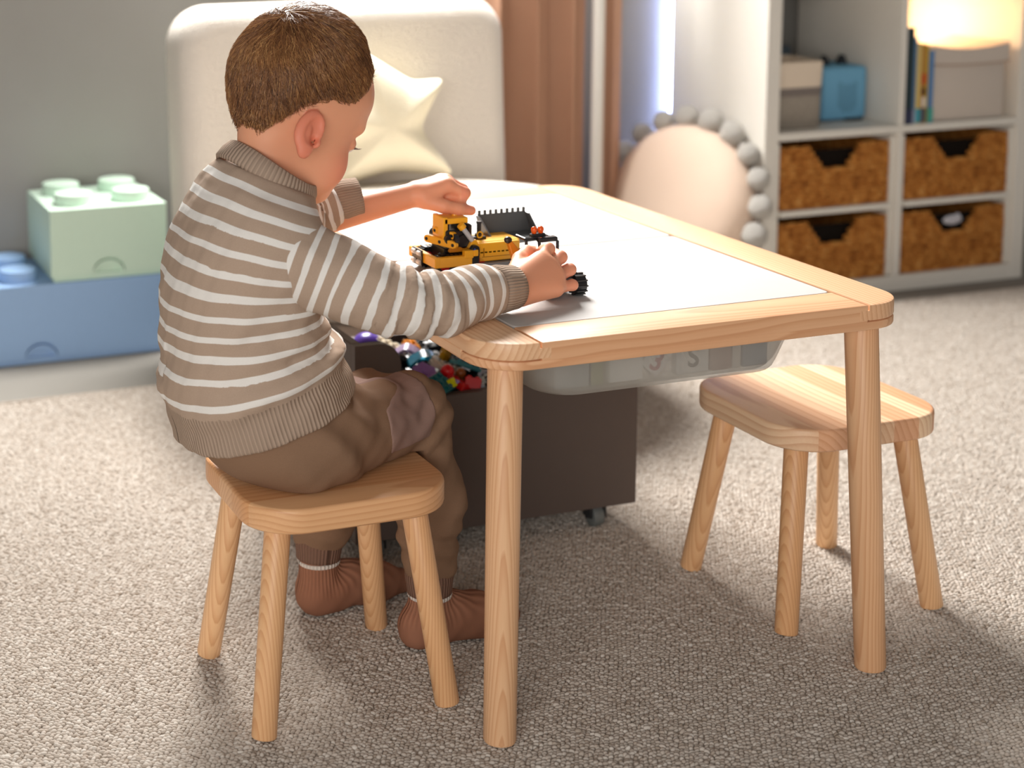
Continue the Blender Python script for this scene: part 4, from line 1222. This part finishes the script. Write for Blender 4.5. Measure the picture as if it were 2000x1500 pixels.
def hand_sdf(P, h):
    d = rcone(P, h['elbow'], h['wrist'], h['er'], h['wr'])
    for a, b_, ra, rb in h['palm']: d = smin(d, rcone(P, a, b_, ra, rb), .010)
    fin = None
    for f, r in zip(h['fingers'], FR):
        g = None
        for k in range(3):
            c = rcone(P, f[k], f[k + 1], r[k], r[k + 1]); g = c if g is None else smin(g, c, .003)
        fin = g if fin is None else smin(fin, g, .0012)
    d = smin(d, fin, .005)
    t_ = h['thumb']; g = None
    for k, (ra, rb) in enumerate(((.0115, .0092), (.0092, .0082), (.0082, .0066))):
        c = rcone(P, t_[k], t_[k + 1], ra, rb); g = c if g is None else smin(g, c, .004)
    if 'fill' in h: d = smin(d, ellip(P, h['fill'], (.012, .010, .012)), .008)
    return smin(d, g, .006)
# ---- assemble the body as one mesh
parts = []
V, Q = nets(headneck, (-.560, -.285, .56), (-.310, -.075, .872), .0019)
V = relax(V, Q, 1, .4); q = to_head(V.astype(f32))
bl = np.zeros(len(V))
for s_ in (-1, 1):
    bl = np.maximum(bl, .75 * np.exp(-(((q - np.array((.055, s_ * .040, -.050))) / .024) ** 2).sum(1)))
    bl = np.maximum(bl, .75 * (ear_sdf(q, s_) < .0022))  # ears painted redder too, standing in for backlight glowing through them
parts.append((V, Q, bl))
V, Q = nets(lambda P: hand_sdf(P, RH), (-.255, -.330, .472), (-.070, -.190, .568), .0013)
parts.append((relax(V, Q, 1, .4), Q, np.where(V[:, 0] > -.115, .35, .12)))
V, Q = nets(lambda P: hand_sdf(P, LH), (-.335, -.090, .520), (-.115, .030, .625), .0013)
parts.append((relax(V, Q, 1, .4), Q, np.where(V[:, 0] > -.150, .45, .15)))
def core(P):
    d = rcone(P, (-.46, -.19, .38), (-.49, -.188, .55), .065, .065)
    d = smin(d, rcone(P, (-.47, -.27, .575), (-.345, -.340, .510), .028, .020), .02)
    d = smin(d, rcone(P, (-.465, -.11, .575), (-.368, -.018, .552), .028, .019), .02)
    d = smin(d, rcone(P, (-.345, -.340, .510), (-.215, -.297, .511), .018, .0130), .01)
    d = smin(d, rcone(P, (-.368, -.018, .552), (-.30, -.025, .577), .017, .0125), .01)
    return smin(d, rcone(P, (-.49, -.188, .55), NECK1, .032, .022), .02)
V, Q = nets(core, (-.60, -.40, .27), (-.18, .03, .73), .005)
parts.append((V, Q, np.zeros(len(V))))
off = 0; VV = []; QQ = []; BB = []
for V, Q, bl in parts:
    VV.append(V); QQ.append(Q + off); BB.append(bl); off += len(V)
body = pput('body', np.concatenate(VV), np.concatenate(QQ), m_skin, person, {'blush': np.concatenate(BB)})

# ---- eyes, brows and lashes
m_eye = N('eye_white').P(color=srgb('#efe8e2'), rough=.15).m
m_iris = plain('brown_iris', '#4a2c18', .2)
for s_ in (-1, 1):
    c = Vector(from_head((.0672, s_ * .0295, -.0185))) - PL
    e = MB().ball((0, 0, 0), .0102, 16, 10).build('eye', m_eye, person, 180); e.location = c
    i_ = MB().ball((0, 0, 0), .0052, 12, 8).build('iris', m_iris, e, 180); i_.location = Vector(HR @ np.array((.0062, 0, -.0015)))
b = MB(); rr = random.Random(4)
for s_ in (-1, 1):
    for k in range(46):
        t = rr.random(); y = s_ * (.012 + .036 * t); x = .0815 - .013 * t - .10 * max(0, t - .6) ** 2 ; z = .0065 + .006 * math.sin(PI * t) - .004 * t
        p = Vector((x, y, z + rr.uniform(-.002, .002))); dd = Vector((-.25, s_ * 1, rr.uniform(-.3, .2))).normalized()
        b.tube([Vector(from_head(p)) - PL, Vector(from_head(p + dd * .004)) - PL, Vector(from_head(p + dd * .007 - Vector((.0015, 0, 0)))) - PL], [.0006, .0005, .0001], 4)
b.build('eyebrow', m_brow, person)
b = MB()
for s_ in (-1, 1):
    for k in range(16):
        t = k / 15; y = s_ * (.020 + .020 * t); x = .0780 - .006 * t
        p = Vector((x, y, -.0195)); dd = Vector((1.0, s_ * (.2 + .9 * t), -.25 + .1 * math.sin(k * 3))).normalized()
        b.tube([Vector(from_head(p)) - PL, Vector(from_head(p + dd * .005)) - PL, Vector(from_head(p + dd * .0088 + Vector((0, 0, .002)))) - PL], [.00045, .00035, .0001], 4)
b.build('eyelash', m_brow, person)

# ---- hair
HLX = [-.105, -.090, -.074, -.062, -.053, -.042, -.027, -.010, .010, .024, .034, .044, .054, .066, .085]
HLZ = [-.022, -.028, -.036, -.040, -.014, .002, .012, .018, .020, .026, .040, .058, .076, .088, .094]
def hairline(q): return np.interp(q[..., 0], HLX, HLZ)
def skull(q):
    d = ellip(q, (-.004, 0, .030), (.0850, .0720, .0905))
    d = smin(d, ellip(q, (.031, 0, .034), (.0620, .0640, .0560)), .02)
    return smin(d, ellip(q, (.029, 0, -.036), (.0490, .0480, .0560)), .025)
def hair_thick(q):
    up_ = np.clip((q[..., 2] - hairline(q)) / .07, 0, 1)
    return .0014 + .0085 * up_ ** 1.15
def hair_sdf(P):
    q = to_head(P); d = skull(q)
    nk = rcone(P, NECK0, NECK1, .0385, .0350); d = smin(d, nk, .018)
    lim = hairline(q) - q[..., 2]
    return smax(d - hair_thick(q) + .0012 * wob(q, 150), lim * .8, .006)
V, Q = nets(hair_sdf, (-.560, -.285, .63), (-.310, -.075, .885), .0022)
q = to_head(V.astype(f32))
tone = np.clip(.22 + .12 * wob(q, 300), 0, 1)
hair = pput('hair', V, Q, m_hair, person, {'tone': tone}, rl=1)
# strands that grow out of the whorl and lie along the head
NS = 15000
sel = RNG.integers(0, len(V), NS)
p = V[sel] + RNG.normal(0, .0012, (NS, 3))
WH = np.array(from_head((-.060, -.006, .098)))
qq = to_head(p.astype(f32))
keep = (qq[:, 2] > hairline(qq) - .001) & (skull(qq) > -.001)
p = p[keep]; NS = len(p); qq = qq[keep]
def grad(P, e=.0015):
    g = np.zeros_like(P)
    for k in range(3):
        dp_ = np.zeros(3); dp_[k] = e
        g[:, k] = hair_sdf((P + dp_).astype(f32)) - hair_sdf((P - dp_).astype(f32))
    return g / (np.linalg.norm(g, axis=1, keepdims=True) + 1e-9)
steps = 5
lenf = np.clip((qq[:, 2] - hairline(qq)) / .05, .28, 1.0) * RNG.uniform(.7, 1.25, NS)
path = [p.copy()]
jit = RNG.normal(0, .22, (NS, 3)); cl = np.stack([wob(qq, 190, .3), wob(qq, 170, 2.0), wob(qq, 180, 4.0)], 1) * .45
for k in range(steps):
    g = grad(p); r = p - WH; rl_ = np.linalg.norm(r, axis=1, keepdims=True)
    d_ = r / (rl_ + 1e-6)
    sw = np.cross(g, d_)
    d_ = d_ + sw * (-.55 * np.exp(-rl_ / .05)) + np.array((.10, 0, -.28)) + np.array(fv) * .25 + (jit + cl)
    d_ -= g * (d_ * g).sum(1, keepdims=True)
    d_ /= np.linalg.norm(d_, axis=1, keepdims=True) + 1e-9
    p = p + d_ * (.0062 * lenf)[:, None]
    sd = hair_sdf(p.astype(f32))[:, None]
    tgt = (.0006 + .0006 * k) * np.ones((NS, 1)) * (1 + .6 * RNG.random((NS, 1)))
    lowz = to_head(p.astype(f32))
    ok = (lowz[:, 2] > hairline(lowz) + .004)[:, None]
    p = np.where(ok, p + g * np.clip(tgt - sd, -.003, .003), p)
    path.append(p.copy())
path = np.stack(path, 1)
rad = np.array([.00050, .00052, .00048, .00040, .00028, .00006])
tan = np.gradient(path, axis=1); tan /= np.linalg.norm(tan, axis=2, keepdims=True) + 1e-9
ref = np.array((.3, .2, .93)); aa = np.cross(tan, ref); aa /= np.linalg.norm(aa, axis=2, keepdims=True) + 1e-9; bb = np.cross(tan, aa)
vs = []
for k in range(3):
    an = 2 * PI * k / 3
    vs.append(path + (aa * math.cos(an) + bb * math.sin(an)) * rad[None, :, None])
vs = np.stack(vs, 2)                                   # NS, 6, 3, xyz
base = (np.arange(NS) * 18)[:, None, None, None]
i6, k3 = np.meshgrid(np.arange(5), np.arange(3), indexing='ij')
qd = np.stack([i6 * 3 + k3, i6 * 3 + (k3 + 1) % 3, (i6 + 1) * 3 + (k3 + 1) % 3, (i6 + 1) * 3 + k3], -1)[None]
Qs = (base + qd).reshape(-1, 4)
tone = np.repeat(np.clip(RNG.normal(.54, .22, NS) + .18 * wob(qq, 60, 1.0), 0, 1), 18)
o = pput('hair_strands', vs.reshape(-1, 3), Qs, m_hair, hair, {'tone': tone}); o['kind'] = 'stuff'

# ---- sweater
TC = np.array([(-.4760, .3620, .113, .124), (-.4895, .4070, .109, .121), (-.5000, .4500, .099, .116), (-.5040, .5100, .093, .117), (-.4970, .5650, .086, .121), (-.4840, .6120, .074, .104), (-.4680, .6500, .058, .068)])
def catmull(C, per=6):
    out = []; n = len(C)
    for i in range(n - 1):
        p0, p1, p2, p3 = C[max(i - 1, 0)], C[i], C[i + 1], C[min(i + 2, n - 1)]
        for t in np.linspace(0, 1, per, endpoint=False):
            out.append(.5 * ((2 * p1) + (-p0 + p2) * t + (2 * p0 - 5 * p1 + 4 * p2 - p3) * t * t + (-p0 + 3 * p1 - 3 * p2 + p3) * t ** 3))
    out.append(C[-1]); return np.array(out)
TS = catmull(TC, 4); ARC = np.concatenate([[0], np.cumsum(np.linalg.norm(np.diff(TS[:, :2], axis=0), axis=1))])
SHEM = .050
def torso_coords(P):
    px_, pz_ = P[..., 0], P[..., 2]
    best = np.full(px_.shape, 1e9, f32); S_ = np.zeros_like(px_); O_ = np.zeros_like(px_); A_ = np.zeros_like(px_); B_ = np.zeros_like(px_)
    for i in range(len(TS) - 1):
        a, c = TS[i], TS[i + 1]; e = c[:2] - a[:2]; Ln = np.linalg.norm(e); e = e / Ln
        ux, uz = px_ - f32(a[0]), pz_ - f32(a[1])
        al = ux * f32(e[0]) + uz * f32(e[1]); lo_ = -1 if i == 0 else 0; hi_ = 9 if i == len(TS) - 2 else Ln
        alc = np.clip(al, lo_, hi_); of = ux * f32(e[1]) - uz * f32(e[0])
        ds = of * of + (al - alc) ** 2
        m = ds < best
        best = np.where(m, ds, best); S_ = np.where(m, ARC[i] + alc, S_); O_ = np.where(m, np.sign(of) * np.sqrt(ds), O_)
        t = np.clip(alc / Ln, 0, 1); A_ = np.where(m, a[2] + (c[2] - a[2]) * t, A_); B_ = np.where(m, a[3] + (c[3] - a[3]) * t, B_)
    return S_, O_, A_, B_
YC = -.188
def fold_noise(P): return .0022 * wob(P, 55, .4) + .0012 * wob(P, 120, 1.7)
def torso_sdf(P):
    S_, O_, A_, B_ = torso_coords(P); dy = P[..., 1] - YC
    p_ = 2.25
    k = (np.abs(O_ / A_) ** p_ + np.abs(dy / B_) ** p_) ** (1 / p_)
    ang = np.arctan2(dy, O_)
    fw_ = np.exp(-((S_ - .085) / .05) ** 2)
    # slack folds round the waist, deepest at the side facing the belly
    fold = .0050 * fw_ * np.sin((S_ * 150) + 2.2 * np.sin(ang * 1.5) ) * (0.35 + .65 * np.clip(np.cos(ang + .5), 0, 1))
    blouse = .006 * np.exp(-((S_ - .066) / .016) ** 2)
    hem = -.001 * np.clip((SHEM - S_) / .02, 0, 1)
    d = (k - 1) * np.minimum(A_, B_) - fold - blouse - hem - fold_noise(P)
    # shoulders
    d = smin(d, rcone(P, (-.478, -.262, .577), (-.478, -.115, .580), .047, .047), .035)
    d = smax(d, (ARC[0] + .0) - S_, .003)
    return smax(d, S_ - (ARC[-1] - .002), .004)
V, Q = nets(torso_sdf, (-.63, -.335, .26), (-.335, -.045, .70), .0031)
V = relax(V, Q, 2, .5)
S_, O_, A_, B_ = torso_coords(V.astype(f32)); ang = np.arctan2(V[:, 1] - YC, O_)
PER = .0218
stripe = (S_ + .0025 * wob(V, 28, 1.0) - (SHEM + .0065)) / PER
# hem and body are separate pieces of knit
isH = S_ < SHEM
fq = isH[Q].all(1)
def sub(V, Q, mask, attrs):
    q_ = Q[mask]; u, inv = np.unique(q_, return_inverse=True)
    return V[u], inv.reshape(q_.shape), {k: a[u] for k, a in attrs.items()}
v_, q_, at = sub(V, Q, ~fq, {'stripe': stripe}); sweater = pput('sweater', v_, q_, m_str, person, at)
v_, q_, at = sub(V, Q, fq, {'rib': ang / (2 * PI) * 150}); pput('sweater_hem', v_, q_, m_rib, sweater, at)
def sleeve(pts, rads, cuff, seed, lo, hi, per, ph, droop):
    P0, E_, W_ = (np.array(p_) for p_ in pts); A_, B_ = P0 + (E_ - P0) * .45, E_ + (W_ - E_) * .6
    C_ = E_ + (E_ - (A_ + B_) / 2) * .55; ts = np.linspace(0, 1, 18)
    pts = [P0] + [(1 - t) ** 2 * A_ + 2 * t * (1 - t) * C_ + t * t * B_ for t in ts] + [W_]
    _l = np.concatenate([[0], np.cumsum([np.linalg.norm(pts[i + 1] - pts[i]) for i in range(len(pts) - 1)])]); rads = list(np.interp(_l / _l[-1], [0, .5, 1], rads))
    arcs = [0]
    for a, c in zip(pts[:-1], pts[1:]): arcs.append(arcs[-1] + np.linalg.norm(c - a))
    def sc(P):
        best = None
        for i in range(len(pts) - 1):
            a, c = pts[i].astype(f32), pts[i + 1].astype(f32); e = c - a; L_ = float(np.linalg.norm(e)); e = e / L_
            al = (P - a) @ e; alc = np.clip(al, -1 if i == 0 else 0, 9 if i == len(pts) - 2 else L_)
            ds = np.linalg.norm(P - a - alc[..., None] * e, axis=-1); r_ = rads[i] + (rads[i + 1] - rads[i]) * np.clip(alc / L_, 0, 1)
            dd = ds - r_; s__ = arcs[i] + alc
            if best is None: best = dd; Sx = s__
            else:
                m = dd < best; Sx = np.where(m, s__, Sx); best = smin(best, dd, .004)
        return best, Sx
    el = arcs[len(arcs) // 2]
    def F(P):
        d, s__ = sc(P)
        f_ = .0042 * np.exp(-((s__ - el) / .045) ** 2) * np.sin(s__ * 190 + 60 * (P[..., 2] - .5) + seed) + .0030 * np.exp(-((s__ - arcs[-1] + .018) / .014) ** 2)
        d = d - f_ - fold_noise(P + f32(seed))
        d = smax(d, s__ - arcs[-1], .003)
        return smax(d, -.030 - s__, .004)
    V, Q = nets(F, lo, hi, .0027); V = relax(V, Q, 2, .5)
    _, s__ = sc(V.astype(f32)); s__ = relax(np.repeat(s__[:, None], 3, 1).astype(float), Q, 10, .6)[:, 0]
    o = pput('sleeve', V, Q, m_str, sweater, {'stripe': (s__ + .002 * wob(V, 40, seed) + ph) / per})
    # ribbed cuff
    a, c = Vector(pts[-1]), Vector(cuff[0]); ax_ = (c - a).normalized(); Qm = ax_.to_track_quat('Z', 'Y').to_matrix()
    n = 64; L_ = (c - a).length; r0, r1 = cuff[1], cuff[2]
    prof = [(r0 * .80, -.004), (r0 * .98, -.002), (r0 * 1.01, L_ * .3), (r1 * 1.02, L_ * .75), (r1, L_ - .001), (r1 - .0022, L_), (r1 - .0045, L_ - .002), (r1 - .005, L_ - .012)]
    vs = []; 
    for r_, z_ in prof:
        for i in range(n):
            an = 2 * PI * i / n; vs.append(np.array(a + Qm @ Vector((r_ * math.cos(an), r_ * math.sin(an), z_))))
    fs = np.array([(k * n + i, k * n + (i + 1) % n, (k + 1) * n + (i + 1) % n, (k + 1) * n + i) for k in range(len(prof) - 1) for i in range(n)])
    rib = np.tile(np.arange(n) / n * 48, len(prof)).astype(float)
    # seam vertex keeps the count whole
    pput('cuff', np.array(vs), fs, m_rib, sweater, {'rib': np.where(np.tile(np.arange(n), len(prof)) == 0, 0, rib)})
    return o
sleeve([(-.482, -.262, .570), (-.345, -.340, .5125), (-.226, -.301, .5130)], [.054, .0395, .0300], ((-.1925, -.2885, .5105), .0290, .0268), 1.3,
       (-.56, -.41, .44), (-.20, -.20, .66), .0198, .004, 0)
sleeve([(-.470, -.115, .578), (-.372, -.020, .5560), (-.316, -.022, .5740)], [.052, .0385, .0300], ((-.2825, -.0275, .5800), .0285, .0262), 4.1,
       (-.55, -.19, .48), (-.29, .05, .66), .0198, .010, 0)
# collar: ribbed band round the neck
n = 96; cn = Vector((.50, 0, .866)); cc = Vector((-.4665, -.187, .6510)); e1 = Vector((.866, 0, -.50)); e2 = Vector((0, 1, 0))
prof = [(1.00, -.012), (1.035, -.008), (1.00, .004), (.925, .0135), (.895, .0145), (.875, .012), (.90, .002), (.92, -.010)]
vs = []
for r_, z_ in prof:
    for i in range(n):
        an = 2 * PI * i / n
        rr_ = .0635 * r_ * (1 + .012 * math.sin(3 * an + 1)); zz = z_ + .0035 * math.sin(2 * an + .8)
        vs.append(np.array(cc + e1 * (rr_ * math.cos(an)) + e2 * (rr_ * 1.04 * math.sin(an)) + cn * zz))
K_ = len(prof)
fs = np.array([(k * n + i, k * n + (i + 1) % n, ((k + 1) % K_) * n + (i + 1) % n, ((k + 1) % K_) * n + i) for k in range(K_) for i in range(n)])
rib = np.tile(np.arange(n) / n * 72, K_).astype(float)
pput('collar', np.array(vs), fs[:, ::-1], m_rib, sweater, {'rib': rib})

# ---- trousers
KR, AR = (-.260, -.142, .317), (-.236, -.148, .100)
KL, AL = (-.288, -.078, .306), (-.337, -.012, .108)
def leg_sdf(P, hip, kn, an, seed):
    d = rcone(P, hip, kn, .061, .046)
    mid = tuple(np.array(kn) * .45 + np.array(an) * .55 + np.array((.012, 0, 0)))
    s1 = rcone(P, kn, mid, .046, .044); s2 = rcone(P, mid, an, .044, .034)
    z_ = P[..., 2]
    d = smin(d, smin(s1, s2, .02), .022)
    f_ = .0026 * np.exp(-((z_ - .15) / .04) ** 2) * np.sin(z_ * 210 + 40 * P[..., 0] + seed) + .0045 * np.exp(-(((P - np.array(kn, f32)) ** 2).sum(-1)) / .0045) * np.sin(160 * (P[..., 0] * .7 - z_) + seed)
    return d - f_ - 1.2 * fold_noise(P + f32(seed))
def pants_sdf(P):
    d = ellip(P, (-.460, -.190, .345), (.100, .112, .074))
    d = smin(d, leg_sdf(P, (-.432, -.236, .330), KR, AR, .7), .03)
    d = smin(d, leg_sdf(P, (-.432, -.150, .328), KL, AL, 2.9), .025)
    d = d - .0035 * np.sin(70 * P[..., 0] + 55 * P[..., 1] + 90 * (P[..., 2] - .3)) * np.exp(-((P[..., 0] + .40) / .06) ** 2)
    seat_ = np.where((P[..., 0] < -.262) & (P[..., 1] < -.056) & (P[..., 2] > .235), .2806 - P[..., 2], -1)       # rests on the stool
    S_, O_, A_, B_ = torso_coords(P)
    ins = (np.sqrt((O_ / A_) ** 2 + ((P[..., 1] - YC) / B_) ** 2) - 1) * np.minimum(A_, B_) + .004
    d = np.where(S_ > -.002, np.maximum(d, ins), d)
    d = smax(d, seat_, .006)
    return smax(d, .098 - P[..., 2], .004)
V, Q = nets(pants_sdf, (-.59, -.34, .085), (-.18, .06, .46), .0034)
V = relax(V, Q, 2, .5)
pants = pput('trousers', V, Q, m_pant, person)
def patch_sdf(P):       # slack knee panel sewn over the right knee
    d = pants_sdf(P) - .0016
    q_ = (P - np.array((-.312, -.165, .335), f32))
    al = q_ @ np.array((.97, .24, 0), f32) - .008
    d = smax(d, np.abs(al) - .043 - .004 * np.sin(60 * P[..., 2]), .002)
    d = smax(d, P[..., 2] - .368 - .25 * (P[..., 1] + .19), .002)
    d = smax(d, P[..., 1] + .120, .002)
    return smax(d, .300 - P[..., 2], .002)
V, Q = nets(patch_sdf, (-.37, -.26, .28), (-.22, -.10, .42), .0026); pput('knee_patch', relax(V, Q, 1, .4), Q, m_patch, pants)
def ring_band(name, c0, c1, r0, r1, mat, parent, ribs, n=56):
    a, c = Vector(c0), Vector(c1); ax_ = (c - a).normalized(); Qm = ax_.to_track_quat('Z', 'Y').to_matrix(); L_ = (c - a).length
    prof = [(r0 * .85, -.001), (r0, .001), (r0 * 1.02, L_ * .3), (r1 * 1.01, L_ * .8), (r1, L_ - .001), (r1 * .85, L_ + .0005)]
    vs = []
    for r_, z_ in prof:
        for i in range(n):
            an = 2 * PI * i / n; vs.append(np.array(a + Qm @ Vector((r_ * math.cos(an), r_ * math.sin(an), z_))))
    fs = np.array([(k * n + i, k * n + (i + 1) % n, (k + 1) * n + (i + 1) % n, (k + 1) * n + i) for k in range(len(prof) - 1) for i in range(n)])
    return pput(name, np.array(vs), fs, mat, parent, {'rib': np.tile(np.arange(n) / n * ribs, len(prof))})
ring_band('trouser_cuff', (AR[0], AR[1], .105), (AR[0] + .001, AR[1], .072), .0315, .0295, m_pcuff, pants, 42)
ring_band('trouser_cuff', (AL[0], AL[1], .112), (AL[0] - .002, AL[1], .079), .0325, .0305, m_pcuff, pants, 42)
# ---- socks
def sock(an, heel, toe, white):
    hx, tx = np.array(heel), np.array(toe); d_ = (tx - hx) / np.linalg.norm(tx - hx)
    def F(P):
        top = (an[0], an[1], .105); ank = (an[0] - .002, an[1], .046)
        d = rcone(P, top, ank, .0275, .0265)
        d = smin(d, rcone(P, (hx[0], hx[1], .027), tuple(hx + d_ * .02 + np.array((0, 0, .03))), .0250, .0270), .02)
        d = smin(d, rcone(P, (hx[0], hx[1], .026), tuple(hx + d_ * .085 + np.array((0, 0, .027))), .0255, .0270), .015)
        d = smin(d, rcone(P, tuple(hx + d_ * .05 + np.array((0, 0, .045))), tuple(hx + d_ * .10 + np.array((0, 0, .024))), .022, .0235), .02)
        d = smin(d, rcone(P, tuple(hx + d_ * .085 + np.array((0, .004, .024))), tuple(tx + np.array((0, 0, .018))), .0265, .0175), .015)
        d = d - .0012 * wob(P, 130, .9)
        d = smax(d, .0012 - P[..., 2], .006)
        return smax(d, P[..., 2] - .090, .002)
    lo = np.minimum(np.minimum(hx, tx), np.array((an[0], an[1], 0)))[:3] - .05; hi = np.maximum(np.maximum(hx, tx), np.array((an[0], an[1], 0)))[:3] + .05
    lo[2] = -.006; hi[2] = .098
    V, Q = nets(F, lo, hi, .0026); V = relax(V, Q, 1, .5)
    an_ = np.arctan2(V[:, 1] - an[1], V[:, 0] - an[0]) / (2 * PI) * 34
    o = pput('sock', V, Q, m_sock, person, {'rib': an_, 'amp': np.clip((V[:, 2] - .030) / .02, 0, 1)})
    ring_band('sock_band', (an[0], an[1], white), (an[0], an[1], white - .007), .0290, .0285, m_sockw, o, 34)
sock((AR[0] + .001, AR[1], 0), (AR[0] - .014, AR[1] - .002, 0), (AR[0] + .118, AR[1] + .006, 0), .0735)
sock((AL[0] - .001, AL[1], 0), (AL[0] - .004, AL[1] - .002, 0), (AL[0] + .128, AL[1] + .018, 0), .0790)
